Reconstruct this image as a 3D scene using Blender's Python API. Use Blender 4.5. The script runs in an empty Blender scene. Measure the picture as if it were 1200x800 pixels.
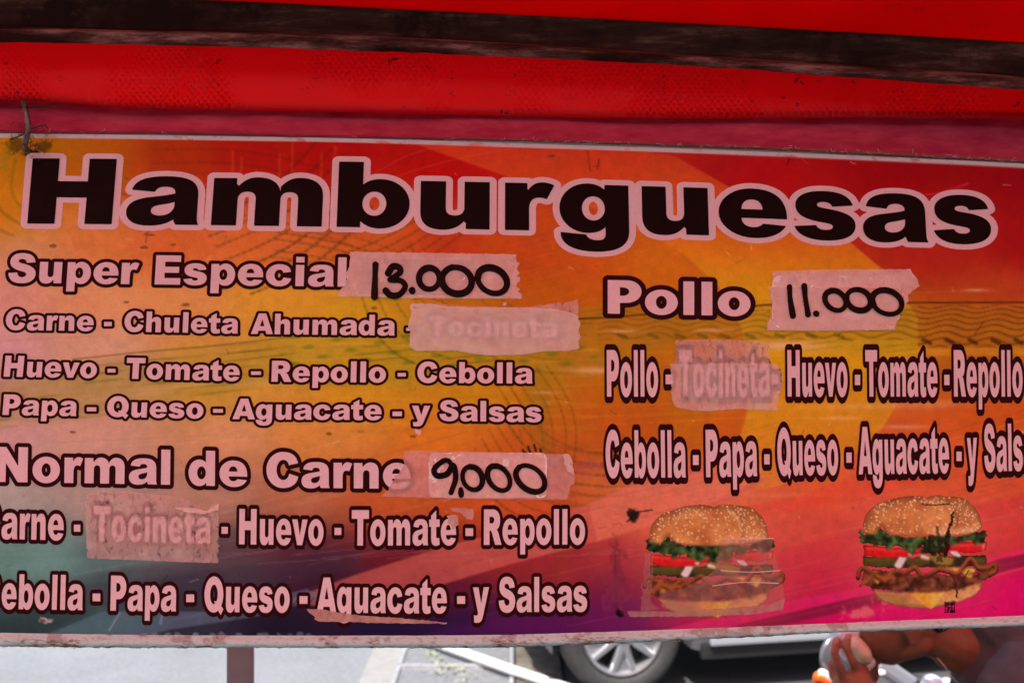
import bpy, bmesh, math, random
import numpy as np
from mathutils import Vector, Matrix
from mathutils.geometry import delaunay_2d_cdt
rng = np.random.default_rng(7); random.seed(7)
S = bpy.context.scene; COL = S.collection
PI = math.pi
# ------------------------------------------------------------------ camera, world, sun, exposure
CZ = 1.8; F = 35/36*1200
cd = bpy.data.cameras.new('camera'); cam = bpy.data.objects.new('camera', cd); COL.objects.link(cam)
cam.location = (0, 0, CZ); cam.rotation_euler = (PI/2, 0, 0)
cd.lens = 35; cd.sensor_width = 36; cd.clip_start = .02; cd.clip_end = 500
cd.dof.use_dof = True; cd.dof.focus_distance = 1.1; cd.dof.aperture_fstop = 6.6
S.camera = cam
SUN_EL, SUN_AZ = math.radians(62), math.radians(200)      # azimuth from +Y clockwise: behind the camera
w = bpy.data.worlds.new('World'); S.world = w; w.use_nodes = True
nt = w.node_tree; bg = nt.nodes['Background']; sky = nt.nodes.new('ShaderNodeTexSky')
sky.sky_type = 'NISHITA'; sky.sun_disc = False; sky.sun_elevation = SUN_EL; sky.sun_rotation = SUN_AZ
sky.air_density = 1.0; sky.dust_density = 2.5; sky.ozone_density = 0.6
bg.inputs[1].default_value = .10; nt.links.new(sky.outputs[0], bg.inputs[0])
sl = bpy.data.lights.new('sun', 'SUN'); sl.energy = 3.2; sl.angle = math.radians(.6); sl.color = (1, .95, .88)
so = bpy.data.objects.new('sun', sl); COL.objects.link(so)
dv = Vector((math.sin(SUN_AZ)*math.cos(SUN_EL), math.cos(SUN_AZ)*math.cos(SUN_EL), math.sin(SUN_EL)))
so.rotation_euler = dv.to_track_quat('Z', 'Y').to_euler()
S.view_settings.view_transform = 'Standard'; S.view_settings.look = 'None'
S.view_settings.exposure = 1.30; S.view_settings.gamma = 1
S.cycles.max_bounces = 10; S.cycles.transparent_max_bounces = 12

# ------------------------------------------------------------------ helpers
def P(px, py, d): return Vector(((px-600)/F*d, d, CZ-(py-400)/F*d))
def lin(c):
    c = np.asarray(c, float)/255.
    return np.where(c <= .04045, c/12.92, ((c+.055)/1.055)**2.4)
def tag(o, label=None, cat=None, group=None, kind=None):
    if label: o['label'] = label
    if cat: o['category'] = cat
    if group: o['group'] = group
    if kind: o['kind'] = kind
    return o
def empty(name, loc, label, cat, group=None, rz=0):
    o = bpy.data.objects.new(name, None); COL.objects.link(o); o.location = loc; o.rotation_euler[2] = rz
    o.empty_display_size = .1
    bpy.context.view_layer.update()
    return tag(o, label, cat, group)
def mesh_obj(name, verts, faces, m, parent=None, smooth=False, local=False, label=None):
    me = bpy.data.meshes.new(name); me.from_pydata([tuple(v) for v in verts], [], [tuple(f) for f in faces]); me.update()
    return link(name, me, m, parent, smooth, local, label)
def link(name, me, m, parent=None, smooth=False, local=False, label=None):
    if smooth: me.polygons.foreach_set('use_smooth', [True]*len(me.polygons))
    o = bpy.data.objects.new(name, me); COL.objects.link(o)
    if m: me.materials.append(m)
    if parent:
        o.parent = parent
        if not local:
            mw = parent.matrix_world if parent.type == 'EMPTY' else parent.matrix_world
            o.matrix_parent_inverse = world_of(parent).inverted()
    if label: o['label'] = label
    return o
def world_of(o):
    m = o.matrix_basis.copy()
    if o.parent: m = world_of(o.parent) @ o.matrix_parent_inverse @ m
    return m
def bm_obj(name, bm, m, parent=None, smooth=False, local=False, label=None):
    me = bpy.data.meshes.new(name); bm.normal_update(); bm.to_mesh(me); bm.free()
    return link(name, me, m, parent, smooth, local, label)
def nmat(name, base=(.5,.5,.5), rough=.5, metal=0, spec=.5):
    m = bpy.data.materials.new(name); m.use_nodes = True
    b = m.node_tree.nodes['Principled BSDF']
    b.inputs['Base Color'].default_value = (*base, 1); b.inputs['Roughness'].default_value = rough
    b.inputs['Metallic'].default_value = metal; b.inputs['Specular IOR Level'].default_value = spec
    return m, m.node_tree, b
def N(t, typ, **kw):
    n = t.nodes.new('ShaderNode'+typ)
    for k, v in kw.items():
        if k in n.inputs.keys() if hasattr(n.inputs, 'keys') else False: n.inputs[k].default_value = v
        else: setattr(n, k, v)
    return n
def noise(t, scale, detail=4, rough=.55, vec=None, dist=0):
    n = t.nodes.new('ShaderNodeTexNoise'); n.inputs['Scale'].default_value = scale
    n.inputs['Detail'].default_value = detail; n.inputs['Roughness'].default_value = rough
    n.inputs['Distortion'].default_value = dist
    if vec is not None: t.links.new(vec, n.inputs['Vector'])
    return n
def ramp(t, fac, stops):
    r = t.nodes.new('ShaderNodeValToRGB'); t.links.new(fac, r.inputs[0])
    el = r.color_ramp.elements
    while len(el) < len(stops): el.new(.5)
    for e, (p, c) in zip(el, stops):
        e.position = p; e.color = (*c, 1) if len(c) == 3 else c
    return r
def mix(t, fac, a, b, mode='MIX'):
    n = t.nodes.new('ShaderNodeMix'); n.data_type = 'RGBA'; n.blend_type = mode
    for i, v in ((0, fac), (6, a), (7, b)):
        if hasattr(v, 'links') or isinstance(v, bpy.types.NodeSocket): t.links.new(v, n.inputs[i])
        elif i == 0: n.inputs[0].default_value = v
        else: n.inputs[i].default_value = (*v, 1)
    return n.outputs[2]
def mapping(t, scale=(1,1,1), rot=(0,0,0), coord='Object'):
    tc = t.nodes.new('ShaderNodeTexCoord'); mp = t.nodes.new('ShaderNodeMapping')
    mp.inputs['Scale'].default_value = scale; mp.inputs['Rotation'].default_value = rot
    t.links.new(tc.outputs[coord], mp.inputs['Vector']); return mp.outputs[0]
def bump(t, b, height, strength=.3, dist=.001):
    n = t.nodes.new('ShaderNodeBump'); n.inputs['Strength'].default_value = strength
    n.inputs['Distance'].default_value = dist; t.links.new(height, n.inputs['Height'])
    t.links.new(n.outputs[0], b.inputs['Normal']); return n
def speckled(name, c1, c2, scale, rough=.6, metal=0, p0=.35, p1=.65, bstr=0, bdist=.002, detail=6, vecscale=(1,1,1), spec=.5):
    m, t, b = nmat(name, c1, rough, metal, spec)
    v = mapping(t, vecscale)
    n = noise(t, scale, detail, .65, v); r = ramp(t, n.outputs[0], [(p0, c1), (p1, c2)])
    t.links.new(r.outputs[0], b.inputs['Base Color'])
    if bstr: bump(t, b, n.outputs[0], bstr, bdist)
    return m
def quad_rows(rows):
    R, C = len(rows), len(rows[0]); v = [p for r in rows for p in r]
    f = [(i*C+j, i*C+j+1, (i+1)*C+j+1, (i+1)*C+j) for i in range(R-1) for j in range(C-1)]
    return v, f
def tube(bm, pts, radii, seg=12, cap=True):
    pts = [Vector(p) for p in pts]; rings = []
    if not hasattr(radii, '__len__'): radii = [radii]*len(pts)
    prev = None
    for i, p in enumerate(pts):
        d = (pts[min(i+1, len(pts)-1)]-pts[max(i-1, 0)]).normalized()
        if prev is None: a = d.orthogonal().normalized()
        else: a = (prev-d*prev.dot(d)).normalized()
        prev = a; c = d.cross(a)
        rings.append([bm.verts.new(p+(a*math.cos(2*PI*k/seg)+c*math.sin(2*PI*k/seg))*radii[i]) for k in range(seg)])
    for r0, r1 in zip(rings, rings[1:]):
        for k in range(seg): bm.faces.new((r0[k], r0[(k+1) % seg], r1[(k+1) % seg], r1[k]))
    if cap:
        bm.faces.new(rings[0][::-1]); bm.faces.new(rings[-1])
def box(bm, c, s, rot=None, bev=0):
    g = bmesh.ops.create_cube(bm, size=1)['verts']
    M = Matrix.Translation(Vector(c)) @ (rot or Matrix.Identity(4)) @ Matrix.Diagonal((*s, 1))
    bmesh.ops.transform(bm, matrix=M, verts=g)
    if bev:
        es = list({e for v in g for e in v.link_edges})
        bmesh.ops.bevel(bm, geom=es, offset=bev, segments=2, affect='EDGES', profile=.7)
def ellip(bm, c, r, rot=None, u=20, v=14):
    g = bmesh.ops.create_uvsphere(bm, u_segments=u, v_segments=v, radius=1)['verts']
    bmesh.ops.transform(bm, matrix=Matrix.Translation(Vector(c)) @ (rot or Matrix.Identity(4)) @ Matrix.Diagonal((*r, 1)), verts=g)
def lathe(bm, prof, seg=40, M=Matrix.Identity(4)):
    rings = [[bm.verts.new(M @ Vector((r*math.cos(2*PI*k/seg), y, r*math.sin(2*PI*k/seg)))) for k in range(seg)] for r, y in prof]
    for a, b in zip(rings, rings[1:]):
        for k in range(seg): bm.faces.new((a[k], a[(k+1) % seg], b[(k+1) % seg], b[k]))

# ------------------------------------------------------------------ sign: surface and 2D toolkit (units: photo pixels on the sheet)
def D(px, py):
    px = np.asarray(px, float); py = np.asarray(py, float)
    u = (px-600)/600; v = (py-450)/300
    return (1.10 + .014*u*u - .006*v*v + .0011*np.sin(px/63+py/140) + .0009*np.sin(px/150-py/70+1)
            + .0008*np.sin(py/38+px/220+2))
def onsheet(px, py, off=0.):
    d = D(px, py)-off
    px = np.asarray(px, float); py = np.asarray(py, float)
    return np.stack([(px-600)/F*d, d, CZ-(py-400)/F*d], -1)
def interp(x, pts):
    xs = np.array([p[0] for p in pts], float); ys = np.array([p[1] for p in pts], float)
    x = np.asarray(x, float); y = np.interp(x, xs, ys)
    if len(xs) > 1:
        y = np.where(x < xs[0], ys[0]+(x-xs[0])*(ys[1]-ys[0])/(xs[1]-xs[0]), y)
        y = np.where(x > xs[-1], ys[-1]+(x-xs[-1])*(ys[-1]-ys[-2])/(xs[-1]-xs[-2]), y)
    return y
def smooth_interp(x, pts):          # Catmull-like smooth curve through points (cubic hermite)
    xs = np.array([p[0] for p in pts], float); ys = np.array([p[1] for p in pts], float)
    m = np.gradient(ys, xs); x = np.clip(np.asarray(x, float), xs[0], xs[-1])
    i = np.clip(np.searchsorted(xs, x)-1, 0, len(xs)-2); h = xs[i+1]-xs[i]; t = (x-xs[i])/h
    return ((2*t**3-3*t**2+1)*ys[i]+(t**3-2*t**2+t)*h*m[i]+(-2*t**3+3*t**2)*ys[i+1]+(t**3-t**2)*h*m[i+1])

K = .56
def parse(path, n=9):
    tk = path.split(); i = 0; out = []; cur = []
    def num(k): return [float(x) for x in tk[i+1:i+1+k]]
    while i < len(tk):
        c = tk[i]
        if c == 'M':
            if cur: out.append(np.array(cur))
            cur = [num(2)]; i += 3
        elif c == 'L': cur.append(num(2)); i += 3
        elif c in 'hvC':
            x0, y0 = cur[-1]
            if c == 'C': a, b, e, f, x, y = num(6); i += 7
            else:
                x, y = num(2); i += 3
                if c == 'h': a, b, e, f = x0+K*(x-x0), y0, x, y-K*(y-y0)
                else: a, b, e, f = x0, y0+K*(y-y0), x-K*(x-x0), y
            for k in range(1, n+1):
                t = k/n; s = 1-t
                cur.append([s**3*x0+3*s*s*t*a+3*s*t*t*e+t**3*x, s**3*y0+3*s*s*t*b+3*s*t*t*f+t**3*y])
        else: raise ValueError(c)
    out.append(np.array(cur)); return out
def rect(a, b, c, d): return [np.array([[a, b], [c, b], [c, d], [a, d]], float)]
def ell(cx0, cy0, cx1, cy1):
    mx, my = (cx0+cx1)/2, (cy0+cy1)/2
    return parse(f'M {mx} {cy0} h {cx1} {my} v {mx} {cy1} h {cx0} {my} v {mx} {cy0}')
def T(groups, f): return [[f(c.copy()) for c in g] for g in groups]
def fl(sx, ox, sy, oy): return lambda c: np.stack([ox+sx*c[:, 0], oy+sy*c[:, 1]], 1)
ARCH = 'M 262 430 C 305 500 355 531 {t} 531 C {a} 531 {r} 465 {r} 335 L {r} 0 L {l} 0 L {l} 288 C {l} 345 {q} 372 {w} 372 C 285 372 262 338 262 268'
STEMX = [np.array([[65, 0], [262.5, 0], [262.5, 445], [250, 450], [250, 519], [65, 519]], float)]
_b = [[np.array([[65, 0], [250, 0], [250, 66], [262.5, 80], [262.5, 716], [65, 716]], float)],
      parse('M 250 66 C 290 15 340 -12 402 -12 h 635 262 v 405 531 C 345 531 300 512 262 468') +
      [ell(262, 128, 450, 392)[0]]]
# the counter lies flush with the stem, so cut the bowl part with it and keep the stem clear of it
_p = T(_b, fl(1, 0, -1, 519))
_bowl = [_b[1]]
G = {
 'H': (833, [[np.array([[73,0],[295,0],[295,290],[538,290],[538,0],[760,0],[760,716],[538,716],[538,468],[295,468],[295,716],[73,716]],float)]]),
 'E': (722, [[np.array([[73,0],[675,0],[675,160],[295,160],[295,290],[635,290],[635,437],[295,437],[295,560],[668,560],[668,716],[73,716]],float)]]),
 'T': (722, [[np.array([[250,0],[474,0],[474,540],[700,540],[700,716],[25,716],[25,540],[250,540]],float)]]),
 'P': (722, [parse('M 73 0 L 295 0 L 295 235 L 412 235 h 692 480 v 430 716 L 73 716')+parse('M 295 385 L 350 385 h 466 477 v 348 566 L 295 566')]),
 'R': (778, [parse('M 73 0 L 295 0 L 295 291 L 315 291 C 352 291 375 275 395 238 L 520 0 L 772 0 L 662 213 C 637 262 610 290 572 306 C 670 332 712 400 712 505 v 448 716 L 73 716')+parse('M 295 432 L 392 432 h 482 502 v 398 568 L 295 568')]),
 'C': (778, [parse('M 546 284 L 741 225 C 712 65 580 -12 403 -12 h 43 357 v 403 728 C 592 728 702 655 732 500 L 535 458 C 517 532 472 566 410 566 h 266 357 v 405 152 C 478 152 522 192 546 284')]),
 'S': (722, [parse('M 39 237 L 249 250 C 256 175 305 136 367 136 C 432 136 468 168 468 207 C 468 245 432 265 350 285 C 165 330 64 395 64 516 C 64 640 165 728 350 728 C 550 728 655 650 670 505 L 462 493 C 452 555 412 585 350 585 C 297 585 264 563 264 532 C 264 507 287 492 350 477 C 575 427 694 352 694 222 C 694 80 560 -12 378 -12 C 150 -12 48 77 39 237')]),
 'Q': (833, [parse('M 416 -12 h 790 358 v 416 728 h 43 358 v 416 -12')+parse('M 416 158 h 566 358 v 416 560 h 266 358 v 416 158'),
             [np.array([[430,225],[505,110],[700,-62],[800,62],[650,160],[560,215]],float)]]),
 'A': (778, [[np.array([[3,0],[236,0],[272,118],[518,118],[555,0],[786,0],[524,716],[264,716]],float), np.array([[318,273],[474,273],[396,528]],float)]]),
 'N': (833, [[np.array([[73,0],[282,0],[282,393],[548,0],[760,0],[760,716],[552,716],[552,326],[286,716],[73,716]],float)]]),
 'o': (667, [ell(33, -12, 633, 531)+ell(233, 122, 433, 397)]),
 'b': (667, _b), 'd': (667, T(_b, fl(-1, 667, 1, 0))), 'p': (667, _p),
 'g': (667, [T([_p[1]], fl(-1, 667, 1, 0))[0], parse('M 404 519 L 602 519 L 602 20 C 602 -140 510 -215 320 -215 C 150 -215 40 -150 40 -8 L 250 -28 C 262 -75 300 -88 340 -88 C 395 -88 408 -60 408 -10 L 408 100 L 404 160')]),
 'a': (667, [parse('M 69 379 L 265 358 C 275 400 305 415 349 415 C 405 415 433 395 433 350 L 433 344 C 380 322 300 315 200 297 C 90 275 33 225 33 140 C 33 40 110 -12 225 -12 C 310 -12 375 5 433 58 C 437 30 443 15 456 0 L 647 0 C 630 35 628 60 628 110 L 628 330 C 628 480 540 531 355 531 C 170 531 85 480 69 379')
        + parse('M 433 250 L 433 215 C 433 150 385 100 315 100 C 268 100 240 120 240 152 C 240 190 265 207 320 218 C 365 227 400 235 433 250')]),
 'c': (667, [parse('M 446 205 L 632 184 C 612 60 500 -12 345 -12 h 33 257 v 340 531 C 500 531 605 475 622 345 L 438 322 C 428 375 395 398 348 398 h 233 262 v 345 120 C 400 120 432 145 446 205')]),
 'e': (667, [parse('M 633 205 L 232 205 C 236 145 270 107 333 107 C 375 107 400 122 420 150 L 622 132 C 575 40 480 -12 340 -12 h 33 257 v 330 531 C 530 531 633 430 633 220')
        + parse('M 234 303 L 420 303 C 415 375 385 410 328 410 C 275 410 240 375 234 303')]),
 'h': (667, [rect(65, 0, 262.5, 716), parse(ARCH.format(t=430, a=550, r=605, l=407, q=385, w=338))]),
 'n': (667, [STEMX, parse(ARCH.format(t=430, a=550, r=605, l=407, q=385, w=338))]),
 'm': (1000, [STEMX, parse(ARCH.format(t=412, a=530, r=600, l=404, q=383, w=335)),
              T([parse(ARCH.format(t=412, a=530, r=600, l=404, q=383, w=335))], fl(1, 336, 1, 0))[0]]),
 'i': (333, [rect(68, 0, 266, 519), rect(68, 580, 266, 716)]), 'l': (333, [rect(68, 0, 266, 716)]),
 'r': (444, [STEMX, parse('M 250 430 C 280 500 320 531 375 531 C 410 531 440 520 470 500 L 408 345 C 388 357 370 362 348 362 C 290 362 262 320 262 215')]),
 's': (611, [parse('M 27 137 L 222 155 C 235 120 262 105 305 105 C 345 105 372 120 372 143 C 372 165 345 175 290 184 C 120 212 42 260 42 365 C 42 470 140 531 300 531 C 455 531 540 480 560 380 L 374 362 C 362 395 335 410 298 410 C 262 410 238 398 238 378 C 238 358 262 350 315 341 C 495 312 577 265 577 165 C 577 55 480 -12 305 -12 C 140 -12 50 45 27 137')]),
 't': (444, [parse('M 95 519 L 95 600 L 292 705 L 292 519 L 428 519 L 428 372 L 292 372 L 292 190 C 292 150 305 138 340 138 C 360 138 390 145 415 153 L 430 15 C 380 -5 330 -12 275 -12 C 150 -12 95 35 95 180 L 95 372 L 15 372 L 15 519')]),
 'v': (611, [[np.array([[2,519],[212,519],[308,180],[405,519],[611,519],[405,0],[206,0]],float)]]),
 'y': (611, [parse('M 2 519 L 213 519 L 313 180 L 408 519 L 610 519 L 392 -60 C 355 -160 300 -206 185 -206 C 130 -206 95 -202 62 -196 L 48 -48 C 75 -57 105 -60 132 -60 C 175 -60 193 -45 204 -8')]),
}
G['u'] = (667, T(G['n'][1], fl(-1, 667, -1, 519)))

def sdist(px, py, contours, sy=1.):
    """signed distance (negative inside) of points to an even-odd set of closed contours; y distances scaled by sy"""
    best = np.full(px.shape, 1e9); inside = np.zeros(px.shape, bool); py = py*sy
    for c in contours:
        a = c*np.array([1, sy]); b = np.roll(a, -1, 0)
        for (x0, y0), (x1, y1) in zip(a, b):
            dx, dy = x1-x0, y1-y0; L = dx*dx+dy*dy
            if L < 1e-12: continue
            t = np.clip(((px-x0)*dx+(py-y0)*dy)/L, 0, 1)
            best = np.minimum(best, (px-x0-t*dx)**2+(py-y0-t*dy)**2)
            if y0 != y1:
                cr = ((y0 > py) != (y1 > py)) & (px < dx*(py-y0)/dy+x0); inside ^= cr
    d = np.sqrt(best); return np.where(inside, -d, d)
class Field:
    def __init__(s, x0, y0, x1, y1, h):
        s.h = h; s.x = np.arange(x0, x1+h, h); s.y = np.arange(y0, y1+h, h)
        s.f = np.full((len(s.y), len(s.x)), 1e3)
    def add(s, contours, sy=1., margin=12):
        al = np.concatenate(contours); lo = al.min(0)-margin; hi = al.max(0)+margin
        i0, i1 = np.searchsorted(s.x, [lo[0], hi[0]]); j0, j1 = np.searchsorted(s.y, [lo[1], hi[1]])
        if i1 <= i0 or j1 <= j0: return
        X, Y = np.meshgrid(s.x[i0:i1], s.y[j0:j1])
        s.f[j0:j1, i0:i1] = np.minimum(s.f[j0:j1, i0:i1], sdist(X, Y, contours, sy))
    def contour(s, level):
        g = s.f-level; g = np.where(np.abs(g) < 1e-6, 1e-6, g); g[0, :] = g[-1, :] = 9; g[:, 0] = g[:, -1] = 9
        ins = g < 0; segs = {}
        J, I = np.nonzero((ins[:-1, :-1].astype(int)+ins[1:, :-1]+ins[:-1, 1:]+ins[1:, 1:]) % 4 != 0)
        def pt(key):
            (j, i, o) = key
            if o == 0: a, b = g[j, i], g[j, i+1]; t = a/(a-b); return (s.x[i]+t*s.h, s.y[j])
            a, b = g[j, i], g[j+1, i]; t = a/(a-b); return (s.x[i], s.y[j]+t*s.h)
        for j, i in zip(J.tolist(), I.tolist()):
            a, b, c, d = ins[j, i], ins[j, i+1], ins[j+1, i+1], ins[j+1, i]
            E = [(j, i, 0), (j, i+1, 1), (j+1, i, 0), (j, i, 1)]; V = [a, b, c, d]
            out = []
            for k in range(4):
                if V[k] and not V[(k+1) % 4]: out.append((k, 's'))
                elif not V[k] and V[(k+1) % 4]: out.append((k, 'e'))
            st = [k for k, z in out if z == 's']; en = [k for k, z in out if z == 'e']
            if len(st) == 1: segs[E[en[0]]] = E[st[0]] if False else E[st[0]]
            else:
                for q in st: segs[E[(q-1) % 4] if (q-1) % 4 in en else E[en[0]]] = E[q]
        loops = []; used = set()
        for k0 in list(segs):
            if k0 in used: continue
            lp = []; k = k0
            while k not in used and k in segs: used.add(k); lp.append(pt(k)); k = segs[k]
            if len(lp) > 5: loops.append(np.array(lp))
        return loops
    def at(s, x, y):
        i = np.clip(((x-s.x[0])/s.h).astype(int), 0, len(s.x)-2); j = np.clip(((y-s.y[0])/s.h).astype(int), 0, len(s.y)-2)
        u = (x-s.x[i])/s.h; v = (y-s.y[j])/s.h; f = s.f
        return (f[j, i]*(1-u)+f[j, i+1]*u)*(1-v)+(f[j+1, i]*(1-u)+f[j+1, i+1]*u)*v
def simplify(p, tol):
    n = len(p); keep = np.zeros(n, bool); a = 0; b = int(np.argmax(((p-p[0])**2).sum(1))); keep[[a, b]] = True
    st = [(a, b), (b, n)]
    q = np.vstack([p, p[:1]])
    while st:
        a, b = st.pop()
        if b-a < 2: continue
        d = q[b]-q[a]; L = math.hypot(*d) or 1e-9
        w = q[a+1:b]-q[a]; dist = np.abs(d[0]*w[:, 1]-d[1]*w[:, 0])/L; k = int(dist.argmax())
        if dist[k] > tol: k += a+1; keep[k] = True; st += [(a, k), (k, b)]
    return p[keep]
def triangulate(loops, inside, grid=12.):
    """loops: closed 2D contours; inside(x, y) -> bool array; returns verts2d, tris"""
    V = []; E = []
    for lp in loops:
        if len(lp) < 3: continue
        k = len(V); V += [tuple(p) for p in lp]; n = len(lp); E += [(k+i, k+(i+1) % n) for i in range(n)]
    al = np.array(V); lo = al.min(0); hi = al.max(0)
    X, Y = np.meshgrid(np.arange(lo[0]+grid*.5, hi[0], grid), np.arange(lo[1]+grid*.5, hi[1], grid))
    X, Y = X.ravel(), Y.ravel()
    if len(X):
        ok = inside(X, Y); V += list(zip(X[ok].tolist(), Y[ok].tolist()))
    r = delaunay_2d_cdt([Vector((float(a), float(b))) for a, b in V], E, [], 0, 1e-5)
    v = np.array([(p.x, p.y) for p in r[0]]); f = np.array([tuple(t) for t in r[2] if len(t) == 3])
    c = v[f].mean(1); f = f[inside(c[:, 0], c[:, 1])]
    return v, f
def sheet_mesh(name, v, f, off, m, parent, label=None):
    p = onsheet(v[:, 0], v[:, 1], off)
    # face towards the camera
    a, b, c = v[f[:, 0]], v[f[:, 1]], v[f[:, 2]]
    s = (b[:, 0]-a[:, 0])*(c[:, 1]-a[:, 1])-(b[:, 1]-a[:, 1])*(c[:, 0]-a[:, 0])
    f = np.where((s > 0)[:, None], f[:, ::-1], f)
    me = bpy.data.meshes.new(name); me.from_pydata(p.tolist(), [], f.tolist()); me.update()
    return link(name, me, m, parent, True, False, label)

# ------------------------------------------------------------------ print of the sheet (colours of the ink, on a fine vertex grid)
TOP = [(-90, 151), (0, 153), (200, 155), (400, 159), (600, 163), (800, 168), (1000, 176), (1200, 187), (1300, 194)]
LINE = [(-90, 157), (0, 158.6), (130, 160), (270, 162), (400, 164), (600, 170), (800, 176.5), (1000, 184.5), (1200, 194), (1300, 200)]
BOT = [(-90, 741), (0, 742), (130, 744), (300, 745), (450, 745), (600, 744), (700, 741), (800, 737.5), (900, 733.5), (1000, 729.5), (1100, 725.5), (1200, 721.5), (1300, 717)]
XL, XR = -84, 1290
FB = [(-100, 113), (0, 117), (60, 119), (133, 125), (260, 129), (400, 131.5), (600, 136), (800, 139.5), (1000, 138), (1200, 139.5), (1300, 141)]
# white print as lit here, by height; ink() puts the remaining light gradient into colours
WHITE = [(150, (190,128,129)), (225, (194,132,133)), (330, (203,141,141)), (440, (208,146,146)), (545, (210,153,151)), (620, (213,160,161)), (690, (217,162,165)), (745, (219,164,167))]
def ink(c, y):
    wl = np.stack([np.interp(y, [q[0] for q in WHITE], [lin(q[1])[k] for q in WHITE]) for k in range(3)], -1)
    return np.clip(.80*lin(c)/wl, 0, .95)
GH = 1.4
gx = np.arange(XL, XR+GH, GH); nv = 432
gt = np.linspace(0, 1, nv)
GX = np.tile(gx, (nv, 1)); ytop = smooth_interp(gx, LINE)-2; ybot = smooth_interp(gx, BOT)+2
GY = ytop[None]*(1-gt[:, None])+ybot[None]*gt[:, None]
def blur(a, k):
    for _ in range(3):
        for ax in (0, 1):
            c = np.cumsum(np.concatenate([np.repeat(a.take([0], ax), k+1, ax), a, np.repeat(a.take([-1], ax), k, ax)], ax), ax)
            n = 2*k+1; sl1 = [slice(None)]*a.ndim; sl2 = list(sl1); sl1[ax] = slice(n, None); sl2[ax] = slice(0, -n)
            a = (c[tuple(sl1)]-c[tuple(sl2)])/n
    return a
def vnoise(X, Y, sx, sy, seed):
    r = np.random.default_rng(seed); g = r.random((256, 256))
    x = X/sx; y = Y/sy; i = np.floor(x).astype(int); j = np.floor(y).astype(int); u = x-i; v = y-j
    u = u*u*(3-2*u); v = v*v*(3-2*v)
    a = g[j % 256, i % 256]; b = g[j % 256, (i+1) % 256]; c = g[(j+1) % 256, i % 256]; d = g[(j+1) % 256, (i+1) % 256]
    return (a*(1-u)+b*u)*(1-v)+(c*(1-u)+d*u)*v
def fbm(X, Y, s, seed, o=4, ax=1.):
    t = 0; am = 1; tot = 0
    for k in range(o): t = t+am*vnoise(X, Y, s*ax/2**k, s/2**k, seed+k); tot += am; am *= .55
    return t/tot
def pmask(X, Y, pts, soft=1.):
    pts = np.array(pts, float); lo = pts.min(0)-soft*3-3; hi = pts.max(0)+soft*3+3
    m = np.zeros(X.shape); sel = (X > lo[0]) & (X < hi[0]) & (Y > lo[1]) & (Y < hi[1])
    if sel.any(): m[sel] = np.clip(.5-sdist(X[sel], Y[sel], [pts])/(2*soft), 0, 1)
    return m
def smask(X, Y, pts, wdt, soft=.8):
    m = np.zeros(X.shape)
    for k in range(len(pts)-1):
        (x0, y0), (x1, y1) = pts[k], pts[k+1]; ww = wdt+soft+1
        sel = (X > min(x0, x1)-ww) & (X < max(x0, x1)+ww) & (Y > min(y0, y1)-ww) & (Y < max(y0, y1)+ww)
        if not sel.any(): continue
        x, y = X[sel], Y[sel]; dx, dy = x1-x0, y1-y0; t = np.clip(((x-x0)*dx+(y-y0)*dy)/(dx*dx+dy*dy+1e-9), 0, 1)
        d = np.hypot(x-x0-t*dx, y-y0-t*dy)
        m[sel] = np.maximum(m[sel], np.clip((wdt/2+soft/2-d)/soft, 0, 1))
    return m
def curve(pts, n=60):
    p = np.array(pts, float); t = np.linspace(0, len(p)-1, n)
    k = list(range(len(p)))
    return np.stack([smooth_interp(t, list(zip(k, p[:, 0]))), smooth_interp(t, list(zip(k, p[:, 1])))], 1)
def over(C, m, col, a=1.): return C*(1-(m*a)[..., None])+np.asarray(col, float)*(m*a)[..., None]

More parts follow.
